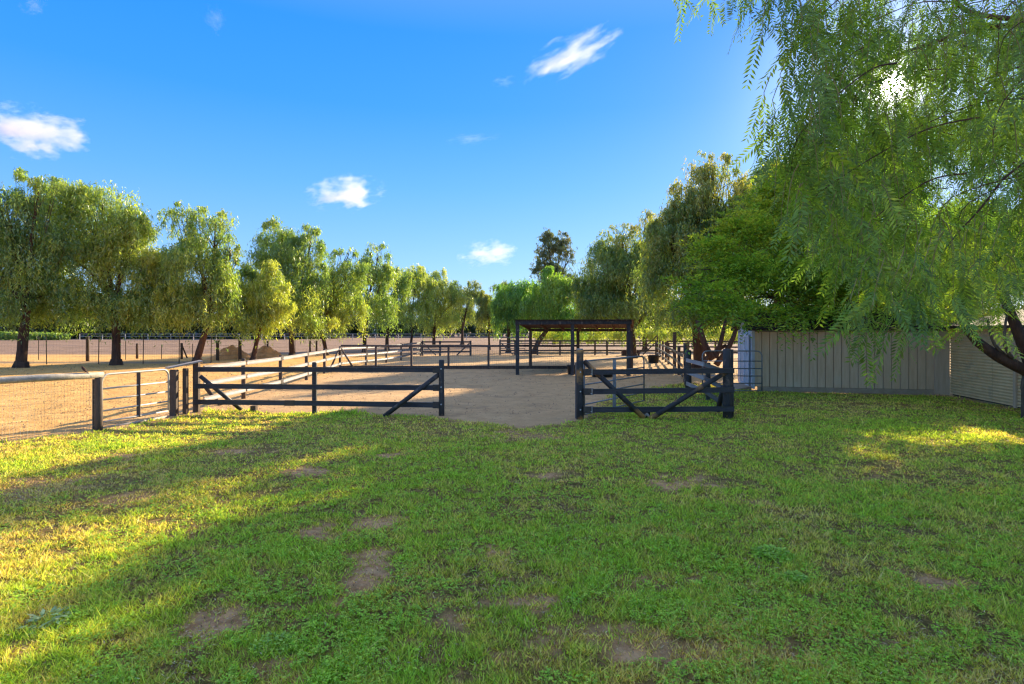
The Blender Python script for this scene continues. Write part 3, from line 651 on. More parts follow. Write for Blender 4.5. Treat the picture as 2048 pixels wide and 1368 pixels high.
# --- tubs
def tub(c, r, h, label, mat=None):
    root = thing('tub', label, 'tub', c, 'feed and water tubs in the arena'); m = MB()
    m.lathe([(.001, 0), (r * .8, 0), (r * .84, .01), (r * .97, h - .05), (r * 1.04, h - .05), (r * 1.06, h), (r * .96, h), (r * .93, h - .04), (r * .78, .03), (.001, .03)], 22)
    link('bucket', m.mesh('bucket', mat or M_tub, True), root)
    m = MB(); m.tube([(r * 1.02 * math.cos(t), r * 1.02 * math.sin(t), h - .03 + .02 * math.sin(t * 2)) for t in [R(200 + 14 * k) for k in range(11)]], .008, 5); link('handle', m.mesh('handle', M_steel), root)
b1 = G(1141, 749); tub((b1.x + .1, b1.y + .15, 0), .24, .42, 'upright black bucket at the foot of the middle canopy post')
b2 = G(1207, 754); tub((b2.x, b2.y + .3, 0), .55, .26, 'wide low black basin under the canopy behind the open gate')
b3 = G(1307, 726); tub((b3.x, b3.y, 0), .36, .50, 'round black tub standing alone between canopy and right fence')
b4 = G(1261, 711); root = thing('feed_trough', 'rectangular maroon trough beneath the far fence behind the canopy', 'trough', (b4.x, b4.y, 0)); m = MB()
for s, c in (((1.4, .04, .42), (0, -.22, .21)), ((1.4, .04, .42), (0, .22, .21)), ((.04, .40, .42), (-.68, 0, .21)), ((.04, .40, .42), (.68, 0, .21)), ((1.3, .38, .04), (0, 0, .05))): m.box(c, s)
link('trough_box', m.mesh('trough_box', M_maroon), root)

# ------------------------------------------------------------------ shed and corrugated building
A = Vector((8.02, 18.85, 0)); B = Vector((13.20, 17.76, 0)); U = (B - A).normalized(); V = Vector((-U.y, U.x, 0)); L = (B - A).length; DP = 2.9
def at(u, v, z): p = A + U * u + V * v; return (p.x, p.y, z)
root = thing('shed', 'taupe wooden shed with vertical siding and brown shingle roof behind the lawn', 'shed', tuple(A))
rz = math.atan2(U.y, U.x); npl = 22; pw = L / npl
for k in range(npl):
    m = MB(); m.extr(at(pw * (k + .5), .012 + random.uniform(-.002, .002), .17), at(pw * (k + .5), .012, 1.98), [(-pw / 2 + .004, -.012), (pw / 2 - .004, -.012), (pw / 2 - .014, .014), (-pw / 2 + .014, .014)], up=tuple(-V))
    part('plank', m, M_shed, root)
m = MB(); m.box(at(L / 2, .06, 1.08), (L - .02, .06, 1.84), rz); part('backing_wall', m, M_steel, root)
m = MB(); m.box(at(L / 2 + .05, -.004, .085), (L - .1, .03, .15), rz); part('skirting_board', m, M_skirt, root)
m = MB(); m.box(at(L * .5, -.05, 2.03), (L + .3, .03, .05), rz); part('fascia', m, M_white, root)
m = MB(); m.box(at(-.03, -.006, 1.06), (.10, .036, 1.88), rz); part('corner_board', m, M_doorgrey, root)
# side wall (white door side)
m = MB(); m.box(at(.02, DP / 2 + .05, 1.05), (.05, DP - .08, 1.96), rz); part('side_wall', m, M_doorgrey, root)
m = MB(); m.add([at(.02, .05, 2.03), at(.02, DP - .05, 2.03), at(.02, DP / 2, 2.78), at(.07, .05, 2.03), at(.07, DP - .05, 2.03), at(.07, DP / 2, 2.78)], [(0, 2, 1), (3, 4, 5), (0, 1, 4, 3), (1, 2, 5, 4), (2, 0, 3, 5)]); part('gable', m, M_doorgrey, root)
m = MB(); m.box(at(-.03, 1.35, .98), (.04, 1.5, 1.78), rz); dr = part('door', m, M_doorgrey, root, label='white framed side door')
for v0 in (.58, 1.33, 2.10):
    m = MB(); m.box(at(-.065, v0, .98), (.03, .09, 1.80), rz); part('stile', m, M_white, dr)
for z0 in (.12, 1.84):
    m = MB(); m.box(at(-.068, 1.35, z0), (.024, 1.5, .09), rz); part('door_rail', m, M_white, dr)
m = MB(); m.box(at(-.10, 1.0, 1.32), (.04, .30, .07), rz); part('latch', m, M_white, dr)
m = MB(); m.add([at(-.75, -.0, .02), at(-.02, .3, .02), at(-.02, 1.9, .02), at(-.75, 2.0, .02), at(-.02, .3, .14), at(-.02, 1.9, .14)], [(0, 1, 4), (3, 5, 2), (0, 4, 5, 3), (0, 3, 2, 1), (1, 2, 5, 4)]); part('ramp', m, M_skirt, root)
# roof with courses of shingles
def slope(name, v0, z0, v1, z1):
    n = 9; rf = MB(); rf.extr(at(-.25, (v0 + v1) / 2, (z0 + z1) / 2 - .03), at(L + .2, (v0 + v1) / 2, (z0 + z1) / 2 - .03), [(0, 0)] * 0 or [(-.01, -.01), (.01, -.01), (.01, .01), (-.01, .01)])
    m = MB(); m.add([at(-.25, v0, z0), at(L + .25, v0, z0), at(L + .25, v1, z1), at(-.25, v1, z1), at(-.25, v0, z0 - .05), at(L + .25, v0, z0 - .05), at(L + .25, v1, z1 - .05), at(-.25, v1, z1 - .05)],
                    [(0, 1, 2, 3), (7, 6, 5, 4), (0, 4, 5, 1), (1, 5, 6, 2), (2, 6, 7, 3), (3, 7, 4, 0)]); ro = part('roof', m, M_shingle, root)
    sh = MB()
    for k in range(n):
        ta, tb = k / n, (k + 1.15) / n; x = -.25 + random.random() * .1
        while x < L + .2:
            w_ = random.uniform(.22, .34); x2 = min(x + w_, L + .25); j = random.uniform(.004, .014)
            va, za, vb, zb2 = v0 + (v1 - v0) * ta, z0 + (z1 - z0) * ta, v0 + (v1 - v0) * min(tb, 1), z0 + (z1 - z0) * min(tb, 1)
            sh.add([at(x, va, za + j + .008), at(x2 - .012, va, za + j + .008), at(x2 - .012, vb, zb2 + .004), at(x, vb, zb2 + .004), at(x, va, za), at(x2 - .012, va, za)], [(0, 1, 2, 3), (0, 4, 5, 1)]); x = x2
    part('shingles', sh, M_shingle, ro, kind='stuff')
slope('front', -.12, 2.06, DP / 2, 2.80); slope('rear', DP + .12, 2.06, DP / 2 + .01, 2.80)
# corrugated building
CO = B + U * .05 - V * .03
root = thing('corrugated_building', 'tan building clad in horizontal corrugated metal behind the near tree trunk', 'building', tuple(CO))
m = MB(); m.box(tuple(CO + U * .12 - V * .02 + Vector((0, 0, 1.03))), (.40, .07, 2.0), rz); part('corner_board', m, M_shedtrim, root, label='wide pale taupe corner board')
D2 = -V; W0 = CO + U * .33 - V * .06
for c in range(4):
    m = MB(); v = []; y0, y1 = c * 2.1, c * 2.1 + 2.1 - .006; nrib = 96
    for t in (y0, y1):
        for k in range(nrib + 1):
            z = .07 + 1.98 * k / nrib; ph = math.cos(2 * math.pi * k / 4.0); q = W0 + D2 * t - U * (.017 * ph); v.append((q.x, q.y, z))
    n1 = nrib + 1; m.add(v, [(k, n1 + k, n1 + k + 1, k + 1) for k in range(nrib)]); part('corrugated_sheet', m, M_shedcorr, root, True)
m = MB(); q = W0 + D2 * 4.2 + U * .08; m.box((q.x, q.y, 1.04), (.08, 8.3, 2.02), rz); part('wall_core', m, M_steel, root)
for t in (3.1, ):
    q = W0 + D2 * t - U * .03; m = MB(); m.box((q.x, q.y, 1.05), (.05, .10, 2.04), rz); part('trim_strip', m, M_shedtrim, root)
m = MB(); q0 = W0 - U * .25 + D2 * -.2; q1 = W0 - U * .25 + D2 * 8.5; e = U * 3.0
m.add([tuple(q0 + Vector((0, 0, 2.07))), tuple(q1 + Vector((0, 0, 2.07))), tuple(q1 + e + Vector((0, 0, 2.75))), tuple(q0 + e + Vector((0, 0, 2.75))), tuple(q0 + Vector((0, 0, 2.15))), tuple(q1 + Vector((0, 0, 2.15))), tuple(q1 + e + Vector((0, 0, 2.83))), tuple(q0 + e + Vector((0, 0, 2.83)))],
      [(0, 1, 2, 3), (7, 6, 5, 4), (0, 4, 5, 1), (1, 5, 6, 2), (2, 6, 7, 3), (3, 7, 4, 0)]); part('roof', m, M_shingle, root)

# ------------------------------------------------------------------ trees
def unit(n):
    v = rng.normal(0, 1, (n, 3)); return v / np.linalg.norm(v, axis=1)[:, None]
def leaves_tri(b, u, wv):
    return np.stack([b - wv, b + wv, b + u], 1).reshape(-1, 3)
def leaves_quad(b, u, wv):
    return np.stack([b, b + u * .45 + wv, b + u, b + u * .45 - wv], 1).reshape(-1, 3)
def weeping(lobes, nl, leaf, strand, origin, quad=False, hang=1.0, spread=.35, clump=.42, per=30):
    """lobes: (cx,cy,cz,rx,ry,rz,dens,tone). Hanging strands of leaves, gathered in clumps on each lobe."""
    tot = sum(l[3] * l[5] * l[6] for l in lobes); V = []; T = []; K = 9; orig = Vector(origin)
    for (cx, cy, cz, rx, ry, rz_, dens, tn) in lobes:
        n = int(nl * rx * rz_ * dens / tot / K)
        if n < 4: continue
        sparse = dens < .6; nc = max(3, int(n / (per * (.35 if sparse else 1)))); cu = unit(nc); cu[:, 2] = np.where(cu[:, 2] < -.35, -cu[:, 2] * .8, cu[:, 2]); rr = rng.uniform(.55, 1.04, nc) ** .7
        wob = .72 + .62 * vnoise(cu[:, 0] * 2 + cx, cu[:, 2] * 2 + cu[:, 1] * 1.3, 1.3, int(abs(cz) * 7) % 20)
        C = cu * (rr * wob)[:, None] * np.array([rx, ry, rz_]) + np.array([cx, cy, cz])
        ct = tn + rng.normal(0, .22, nc); cs = clump * (.45 + .8 * rng.random(nc)) * min(1.3, max(.5, rx / 1.8)); cl = rng.uniform(.55, 1.5, nc)
        i = rng.integers(0, nc, n); hf = float(np.clip(rz_ / 1.2, .22, 1)) * (.5 if sparse else 1); P0 = C[i] + rng.normal(0, 1, (n, 3)) * cs[i][:, None] * np.array([1, 1, .6])
        Ls = strand * rng.uniform(.4, 1.3, n) * hang * hf * cl[i]; a = rng.uniform(0, 6.28, n); sl_ = rng.uniform(0, spread, n)
        out_ = cu[i] * np.array([1, 1, 0]) * .5 + np.stack([np.cos(a), np.sin(a), 0 * a], -1) * .5
        for k in range(K):
            t = (k + rng.random(n)) / K
            p = P0 + out_ * (sl_ * Ls * np.sqrt(t))[:, None]; p[:, 2] += Ls * (.12 * np.sin(t * 3) - t)
            p += rng.normal(0, leaf * .22, (n, 3)); p[:, 2] = np.maximum(p[:, 2], .9)
            d = rng.normal(0, 1, (n, 3)); d[:, 2] = -np.abs(d[:, 2]) * 1.2 - .7; d /= np.linalg.norm(d, axis=1)[:, None]
            s = np.cross(d, unit(n)); s /= np.linalg.norm(s, axis=1)[:, None] + 1e-6
            ll = leaf * rng.uniform(.6, 1.35, n); u = d * ll[:, None]; wv = s * (ll * .12)[:, None]
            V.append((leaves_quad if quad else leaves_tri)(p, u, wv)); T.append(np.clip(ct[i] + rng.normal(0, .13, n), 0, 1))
    return np.concatenate(V), np.concatenate(T)
def limb(pts, r0, r1, n=8, jit=.12, sub=4):
    """smooth tapering tube through control points"""
    P = [Vector(p) for p in pts]; Q = []
    for i in range(len(P) - 1):
        a, b, c, d = P[max(i - 1, 0)], P[i], P[i + 1], P[min(i + 2, len(P) - 1)]
        for k in range(sub):
            t = k / sub; Q.append(.5 * ((2 * b) + (c - a) * t + (2 * a - 5 * b + 4 * c - d) * t * t + (3 * b - a - 3 * c + d) * t ** 3))
    Q.append(P[-1]); m = MB(); L_ = len(Q) - 1
    m.tube(Q, [r0 + (r1 - r0) * (i / L_) ** .8 for i in range(L_ + 1)], n, jit); return m
def tree(name, label, cat, base, top, lobes_px, d, mats, nl, leaf, strand, r0=.22, group=None, quad=False, depth=.8, twigs=0, clump=.42, spread=.35, bark=None, per=30, hang=1.0, sprig=4):
    """base (px,py) and top (px,py) of the trunk; lobes (px,py,rx,ry[,dens,tone,dd]) as seen, given their own depth"""
    bx, by = X(base[0], d), d; root = thing(name, label, cat, (bx, by, hz(bx, by)), group); bark = bark or M_bark
    tp = PT(top[0], top[1], d); mid = Vector((bx + (tp.x - bx) * .35 + random.uniform(-.08, .08), by, tp.z * .5))
    m = limb([(bx, by, -.25), (bx, by, .12), mid, tp], r0 * 1.0, r0 * .55, 12, .10); m.tube([(bx, by, -.2), (bx, by, .03), (bx + (mid.x - bx) * .3, by, .35)], [r0 * 1.4, r0 * 1.2, r0 * .9], 12, .15); tk = part('trunk', m, bark, root, True)
    lobes = []; ext = []
    for l in lobes_px:
        for q in range(sprig if l[1] < 600 else 1):
            an = random.uniform(-.15, 1.15) * math.pi; sr = random.uniform(.14, .26) * min(l[2], l[3]) + 3
            ext.append((l[0] + math.cos(an) * l[2] * random.uniform(.85, 1.15), l[1] - abs(math.sin(an)) * l[3] * random.uniform(.85, 1.12), sr, sr * random.uniform(1, 1.6), .8 * (l[4] if len(l) > 4 else 1), (l[5] if len(l) > 5 else .5) + random.uniform(-.1, .15)))
    nmain = len(lobes_px)
    for l in list(lobes_px) + ext:
        px, py, rx, ry = l[:4]; dens = l[4] if len(l) > 4 else 1.0; tn = l[5] if len(l) > 5 else .5; dd = l[6] if len(l) > 6 else random.uniform(-.25, .25) * rx / F * d
        y = d + dd; lobes.append((X(px, y), y, Z(py, y), rx / F * y, rx / F * y * depth, ry / F * y, dens, tn))
    tw = MB()
    for li, l in enumerate(lobes):
        if li >= nmain:
            c = Vector(l[:3]); s = mid.lerp(tp, .9).lerp(c, .6); tw.tube([s, s.lerp(c, .5) + Vector((0, 0, .1)), c + Vector((0, 0, l[5] * .6))], [.03, .02, .006], 4); continue
        c = Vector(l[:3]); s = mid.lerp(tp, random.uniform(.6, 1.0)); k = s.lerp(c, .5) + Vector((0, 0, .25 * (c - s).length * .5)) + Vector((random.uniform(-.2, .2), random.uniform(-.2, .2), 0))
        if c.z > tp.z - .5:
            e = c + Vector((0, 0, l[5] * .45)); part('limb', limb([tuple(s), tuple(k), tuple(c), tuple(e)], r0 * .42, .02, 8, .08), bark, root, True)
            for q in range(twigs):
                v = unit(1)[0]; v[2] = abs(v[2]) * .8 + .05; e2 = c + Vector((v[0] * l[3], v[1] * l[4], v[2] * l[5])) * random.uniform(.7, 1.05)
                s2 = k.lerp(c, random.uniform(.3, 1)); h2 = s2.lerp(e2, .5) + Vector((0, 0, .15)); tw.tube([s2, h2, e2], [.03, .016, .006], 4)
    if tw.v: part('twigs', tw, bark, root, kind='stuff')
    v, t = weeping(lobes, nl, leaf, strand, (bx, by, 0), quad, hang, spread, clump, per)
    me = bigmesh('crown', v - np.array([bx, by, root.location.z]), 4 if quad else 3, mats, t); link('crown', me, root, kind='stuff')
    return root
M_pep = leafmat('pepper_foliage', (.17, .29, .09), (.31, .44, .11), (.56, .60, .13), trans=.55, tcol=(1.3, 1.3, .5))
M_pepfar = leafmat('far_pepper_foliage', (.16, .25, .08), (.28, .37, .09), (.48, .48, .09), trans=.45, tcol=(1.45, 1.35, .5))
M_fresh = leafmat('fresh_green_foliage', (.16, .36, .08), (.24, .44, .08), (.36, .50, .08), trans=.45, tcol=(1.4, 1.45, .5))
M_dark = leafmat('dark_tree_foliage', (.14, .25, .065), (.23, .36, .08), (.45, .45, .11), trans=.42, tcol=(1.6, 1.4, .5))
M_shedtree = leafmat('bright_feathery_foliage', (.17, .34, .05), (.25, .46, .06), (.46, .55, .08), trans=.5, tcol=(1.5, 1.3, .5), gloss=.02)
M_poplar = leafmat('upright_tree_foliage', (.09, .15, .06), (.16, .22, .07), (.32, .28, .08), trans=.3)
gr = 'pepper trees in a row beside the left paddock'
def pep(label, base, top, lobes, d, nl, r0=.22, leaf=None, strand=None, mat=None, group=gr, tw=5, clump=.36, sprig=4):
    return tree('pepper_tree', label, 'tree', base, top, lobes, d, mat or M_pep, int(nl * 1.0), leaf or (.14 + .0022 * d), strand or 1.35, r0, group, twigs=tw, clump=clump, sprig=sprig)
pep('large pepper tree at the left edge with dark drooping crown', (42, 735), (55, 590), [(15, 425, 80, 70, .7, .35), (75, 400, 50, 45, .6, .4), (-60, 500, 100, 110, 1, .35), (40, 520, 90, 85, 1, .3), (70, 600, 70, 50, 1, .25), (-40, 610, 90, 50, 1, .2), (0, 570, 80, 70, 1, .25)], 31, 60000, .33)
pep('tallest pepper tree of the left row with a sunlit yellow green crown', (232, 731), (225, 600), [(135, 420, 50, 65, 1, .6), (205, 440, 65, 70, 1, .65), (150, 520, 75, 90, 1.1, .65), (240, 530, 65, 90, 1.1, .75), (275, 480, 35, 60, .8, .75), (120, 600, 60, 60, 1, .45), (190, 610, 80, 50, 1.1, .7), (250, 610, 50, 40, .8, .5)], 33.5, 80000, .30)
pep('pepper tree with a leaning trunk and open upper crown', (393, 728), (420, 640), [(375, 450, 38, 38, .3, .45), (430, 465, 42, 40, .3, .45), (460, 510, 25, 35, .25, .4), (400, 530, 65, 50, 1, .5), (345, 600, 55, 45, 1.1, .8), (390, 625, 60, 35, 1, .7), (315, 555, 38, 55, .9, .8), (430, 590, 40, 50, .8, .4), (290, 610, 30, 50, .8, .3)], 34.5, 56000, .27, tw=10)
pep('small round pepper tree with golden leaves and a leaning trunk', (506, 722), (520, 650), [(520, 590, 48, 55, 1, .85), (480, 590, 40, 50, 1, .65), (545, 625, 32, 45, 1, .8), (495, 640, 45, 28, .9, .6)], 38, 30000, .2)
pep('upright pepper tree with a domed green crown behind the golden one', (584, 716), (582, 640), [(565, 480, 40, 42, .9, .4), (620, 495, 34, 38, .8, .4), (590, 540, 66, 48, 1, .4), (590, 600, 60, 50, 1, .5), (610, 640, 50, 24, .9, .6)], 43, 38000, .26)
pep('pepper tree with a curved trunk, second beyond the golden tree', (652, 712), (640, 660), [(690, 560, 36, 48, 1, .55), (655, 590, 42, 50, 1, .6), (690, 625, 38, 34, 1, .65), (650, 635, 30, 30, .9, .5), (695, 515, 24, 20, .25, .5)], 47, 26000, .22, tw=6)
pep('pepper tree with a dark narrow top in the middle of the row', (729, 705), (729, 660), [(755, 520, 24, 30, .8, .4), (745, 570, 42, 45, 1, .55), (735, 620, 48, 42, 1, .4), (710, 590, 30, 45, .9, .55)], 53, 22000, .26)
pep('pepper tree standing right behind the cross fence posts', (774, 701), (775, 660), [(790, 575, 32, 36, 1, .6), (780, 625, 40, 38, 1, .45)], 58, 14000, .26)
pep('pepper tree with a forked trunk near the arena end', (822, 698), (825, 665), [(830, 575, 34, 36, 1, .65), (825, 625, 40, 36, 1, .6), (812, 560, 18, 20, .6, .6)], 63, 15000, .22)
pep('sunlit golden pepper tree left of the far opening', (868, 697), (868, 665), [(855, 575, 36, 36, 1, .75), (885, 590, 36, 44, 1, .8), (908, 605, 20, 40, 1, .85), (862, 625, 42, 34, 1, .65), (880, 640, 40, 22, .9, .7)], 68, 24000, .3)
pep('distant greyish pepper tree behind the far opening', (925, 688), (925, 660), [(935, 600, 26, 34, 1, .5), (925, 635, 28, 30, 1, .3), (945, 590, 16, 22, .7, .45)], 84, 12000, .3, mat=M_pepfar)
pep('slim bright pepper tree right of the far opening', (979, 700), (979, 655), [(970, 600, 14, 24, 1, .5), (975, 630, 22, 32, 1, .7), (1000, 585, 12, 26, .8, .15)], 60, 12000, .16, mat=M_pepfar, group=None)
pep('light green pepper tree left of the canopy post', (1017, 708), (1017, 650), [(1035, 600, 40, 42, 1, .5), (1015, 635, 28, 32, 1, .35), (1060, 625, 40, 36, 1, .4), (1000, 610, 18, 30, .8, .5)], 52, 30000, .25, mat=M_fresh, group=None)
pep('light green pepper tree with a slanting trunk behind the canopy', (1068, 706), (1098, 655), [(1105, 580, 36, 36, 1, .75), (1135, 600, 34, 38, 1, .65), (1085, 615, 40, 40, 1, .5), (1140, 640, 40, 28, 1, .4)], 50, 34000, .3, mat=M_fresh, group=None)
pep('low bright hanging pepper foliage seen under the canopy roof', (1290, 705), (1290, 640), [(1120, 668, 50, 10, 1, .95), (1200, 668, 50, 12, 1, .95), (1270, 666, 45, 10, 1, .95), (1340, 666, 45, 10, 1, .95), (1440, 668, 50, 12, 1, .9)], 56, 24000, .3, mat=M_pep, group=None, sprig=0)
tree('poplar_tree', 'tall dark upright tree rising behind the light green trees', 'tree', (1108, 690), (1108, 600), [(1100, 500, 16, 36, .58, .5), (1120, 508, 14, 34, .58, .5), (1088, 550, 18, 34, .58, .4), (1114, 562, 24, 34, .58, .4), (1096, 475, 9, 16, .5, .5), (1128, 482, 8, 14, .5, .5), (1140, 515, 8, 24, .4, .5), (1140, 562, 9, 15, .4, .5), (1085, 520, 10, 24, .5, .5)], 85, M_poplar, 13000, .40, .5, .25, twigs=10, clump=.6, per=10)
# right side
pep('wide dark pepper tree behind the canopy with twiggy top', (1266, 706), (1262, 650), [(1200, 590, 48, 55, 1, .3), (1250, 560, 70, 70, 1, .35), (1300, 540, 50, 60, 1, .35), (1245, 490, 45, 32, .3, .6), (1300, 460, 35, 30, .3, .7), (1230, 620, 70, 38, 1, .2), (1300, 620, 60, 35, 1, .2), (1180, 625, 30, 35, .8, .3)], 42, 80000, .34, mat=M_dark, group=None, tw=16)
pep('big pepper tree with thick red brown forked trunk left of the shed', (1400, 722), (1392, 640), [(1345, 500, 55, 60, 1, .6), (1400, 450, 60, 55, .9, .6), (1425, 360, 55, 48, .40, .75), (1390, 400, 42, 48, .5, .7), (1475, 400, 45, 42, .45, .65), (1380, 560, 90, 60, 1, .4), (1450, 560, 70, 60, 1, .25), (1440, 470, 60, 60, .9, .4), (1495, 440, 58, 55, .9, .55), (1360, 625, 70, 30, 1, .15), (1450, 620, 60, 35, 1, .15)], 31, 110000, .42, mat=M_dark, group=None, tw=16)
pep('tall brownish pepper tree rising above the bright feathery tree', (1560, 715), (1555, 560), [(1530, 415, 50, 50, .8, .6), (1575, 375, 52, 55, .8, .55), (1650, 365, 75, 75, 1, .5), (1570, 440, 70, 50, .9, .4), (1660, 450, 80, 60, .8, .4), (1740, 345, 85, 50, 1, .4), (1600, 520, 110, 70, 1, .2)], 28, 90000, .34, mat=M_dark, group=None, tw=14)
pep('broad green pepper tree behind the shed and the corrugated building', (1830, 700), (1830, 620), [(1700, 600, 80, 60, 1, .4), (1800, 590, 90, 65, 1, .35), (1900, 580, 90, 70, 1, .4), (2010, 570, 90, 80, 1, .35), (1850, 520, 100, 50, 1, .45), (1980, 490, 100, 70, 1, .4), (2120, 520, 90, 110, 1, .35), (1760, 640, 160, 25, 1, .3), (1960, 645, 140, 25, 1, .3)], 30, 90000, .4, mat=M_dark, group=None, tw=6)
# trunk forks of the big tree by the shed
bt = G(1405, 722); root = thing('leaning_trunk', 'group of slanting orange brown stems between fence and shed', 'tree', (X(1425, 28.5), 28.5, 0))
for a_, b_2, c_2, r_ in (((1425, 718), (1410, 690), (1395, 640), .20), ((1430, 716), (1440, 690), (1452, 640), .15), ((1432, 730), (1460, 690), (1478, 640), .16), ((1408, 725), (1418, 712), (1452, 690), .14)):
    part('stem', limb([tuple(PT(*a_, 28.5)), tuple(PT(*b_2, 28.5)), tuple(PT(*c_2, 28.7))], r_, r_ * .6, 10, .1), M_bark, root, True)

# bright feathery tree over the shed: level sprays of small leaves
def feathery(root, lobes, n, leaf, mat, trunkxy):
    tot = sum(l[3] * l[5] for l in lobes); V = []; T = []; tw = MB(); K = 26
    for (cx, cy, cz, rx, ry, rz_, dens, tn) in lobes:
        ns = int(n * rx * rz_ * dens / tot / K)
        a = unit(ns); a[:, 2] = np.where(a[:, 2] < -.5, -a[:, 2], a[:, 2]); P0 = a * (rng.uniform(.2, 1, ns) ** .45)[:, None] * np.array([rx, ry, rz_]) + np.array([cx, cy, cz])
        out_ = P0 - np.array([trunkxy[0], trunkxy[1], 2.5]); out_[:, 2] *= .35; out_ /= np.linalg.norm(out_, axis=1)[:, None]
        out_ += rng.normal(0, .5, (ns, 3)) * np.array([1, 1, .8]); out_ /= np.linalg.norm(out_, axis=1)[:, None]
        Ls = rng.uniform(.4, 1.15, ns); side = np.cross(out_, np.array([0, 0, 1.0])); side /= np.linalg.norm(side, axis=1)[:, None]
        nrm_ = np.cross(side, out_); ct = tn + rng.normal(0, .27, ns)
        for k in range(K):
            t = (k + .5) / K; sg = 1 if k % 2 else -1
            p = P0 + out_ * (Ls * t)[:, None]; p[:, 2] -= Ls * .35 * t * t; lat = (.17 * math.sin(t * 2.9 + .2)) * (k % 4 > 1 and 1 or .45)
            p = p + side * (sg * lat * rng.uniform(.3, 1.2, ns))[:, None] + nrm_ * rng.normal(0, .018, ns)[:, None]
            d = side * sg + out_ * .9 + nrm_ * rng.normal(0, .7, ns)[:, None]; d /= np.linalg.norm(d, axis=1)[:, None]
            s = np.cross(d, nrm_ + rng.normal(0, .35, (ns, 3))); s /= np.linalg.norm(s, axis=1)[:, None]
            ll = leaf * rng.uniform(.6, 1.3, ns); V.append(leaves_quad(p, d * ll[:, None], s * (ll * .2)[:, None])); T.append(np.clip(ct + rng.normal(0, .12, ns), 0, 1))
        for q in range(0, ns, 6):
            p = Vector(P0[q]); e = p + Vector(out_[q]) * float(Ls[q]) * .9 - Vector((0, 0, .2 * float(Ls[q]))); tw.tube([p - Vector(out_[q]) * .5, p, e], [.009, .006, .002], 3)
    V = np.concatenate(V) - np.array(root.location); link('crown', bigmesh('crown', V, 4, mat, np.concatenate(T)), root, kind='stuff'); part('twigs', tw, M_barkgrey, root, kind='stuff')
tx, ty = 11.0, 22.6
root = thing('feathery_tree', 'bright green feathery tree spreading level branches over the shed roof', 'tree', (tx, ty, hz(tx, ty)))
part('trunk', limb([(tx, ty, -.2), (tx, ty, 1), (tx - .1, ty - .2, 2.6), (tx - .2, ty - .5, 4.2)], .24, .12, 10), M_barkgrey, root, True)
fl = []
for (px, py, rx, ry, d, dens, tn) in [(1410, 585, 55, 24, 17, .7, .45), (1450, 620, 70, 26, 16.5, .9, .4), (1480, 560, 80, 40, 18.5, 1, .55), (1430, 510, 55, 30, 19, .7, .6), (1500, 490, 80, 45, 20, 1, .75), (1560, 430, 80, 50, 21, 1, .8), (1600, 380, 70, 40, 21, .7, .75), (1570, 570, 100, 45, 19.5, 1, .45), (1650, 480, 100, 60, 20.5, 1, .55), (1680, 580, 90, 45, 20, 1, .4), (1750, 535, 90, 45, 17.5, 1, .35), (1850, 565, 75, 34, 17.5, 1, .35), (1530, 630, 70, 18, 18, .8, .4), (1640, 630, 80, 18, 18.5, .8, .4), (1570, 650, 60, 12, 17, .25, .45), (1760, 430, 90, 60, 20, .9, .4), (1385, 610, 35, 10, 16.5, .4, .5), (1375, 570, 22, 8, 17, .3, .55), (1400, 540, 22, 8, 18, .3, .6), (1930, 500, 90, 70, 17, .9, .3), (1650, 600, 110, 30, 21.5, 1, .5), (1760, 600, 110, 32, 21.5, 1, .5), (1860, 600, 90, 34, 22, 1, .45), (1740, 632, 80, 14, 18.6, .6, .55), (1840, 636, 70, 14, 18.2, .5, .5)]:
    fl.append((X(px, d), d, Z(py, d), rx / F * d * .92, rx / F * d * .8, ry / F * d * 1.25, dens, tn))
    c = Vector(fl[-1][:3]); s = Vector((tx - .15, ty - .4, random.uniform(2.4, 4.0))); part('limb', limb([tuple(s), tuple(s.lerp(c, .5) + Vector((0, 0, .35))), tuple(c)], .07, .015, 7, .08), M_barkgrey, root, True)
feathery(root, fl, 150000, .125, M_shedtree, (tx, ty))

# near pepper tree at the right edge of the lawn: whole crown of pinnate fronds
M_near = leafmat('near_pepper_leaflets', (.22, .36, .12), (.18, .36, .065), (.38, .52, .09), trans=.5, tcol=(1.38, 1.38, .45), gloss=.035)
M_over = leafmat('overhanging_leaflets', (.14, .23, .06), (.19, .33, .055), (.42, .54, .08), trans=.5, tcol=(1.38, 1.38, .45), gloss=.03)
M_rachis = material('frond_stalk', (.2, .2, .06), (.3, .25, .08), 10, .7)
def frond_arrays(P0, D, L_, npair, lfrac, wfrac, tone):
    """fronds: P0 (n,3) base, D (n,3) initial direction, L_ (n,) length; leaflets as quads"""
    n = len(P0); V = []; T = []; up = np.array([0, 0, 1.0])
    side = np.cross(D, unit(n) * .6 + up); side /= np.linalg.norm(side, axis=1)[:, None] + 1e-6
    for k in range(npair):
        t = (k + .6) / npair; c = P0 + D * (L_ * t)[:, None]; c = c - up * (L_ * .28 * t * t)[:, None]
        tan = D - up * .56 * t; tan /= np.linalg.norm(tan, axis=1)[:, None]
        for sg in (-1, 1):
            d = side * sg + tan * .75 + rng.normal(0, .13, (n, 3)); d[:, 2] -= .25; d /= np.linalg.norm(d, axis=1)[:, None]
            s = np.cross(d, np.cross(side, tan)) ; s /= np.linalg.norm(s, axis=1)[:, None] + 1e-6
            ll = L_ * lfrac * (1 - .45 * abs(t - .45)) * rng.uniform(.85, 1.1, n)
            V.append(leaves_quad(c, d * ll[:, None], s * (ll * wfrac)[:, None])); T.append(np.clip(tone + rng.normal(0, .07, n), 0, 1))
    return V, T
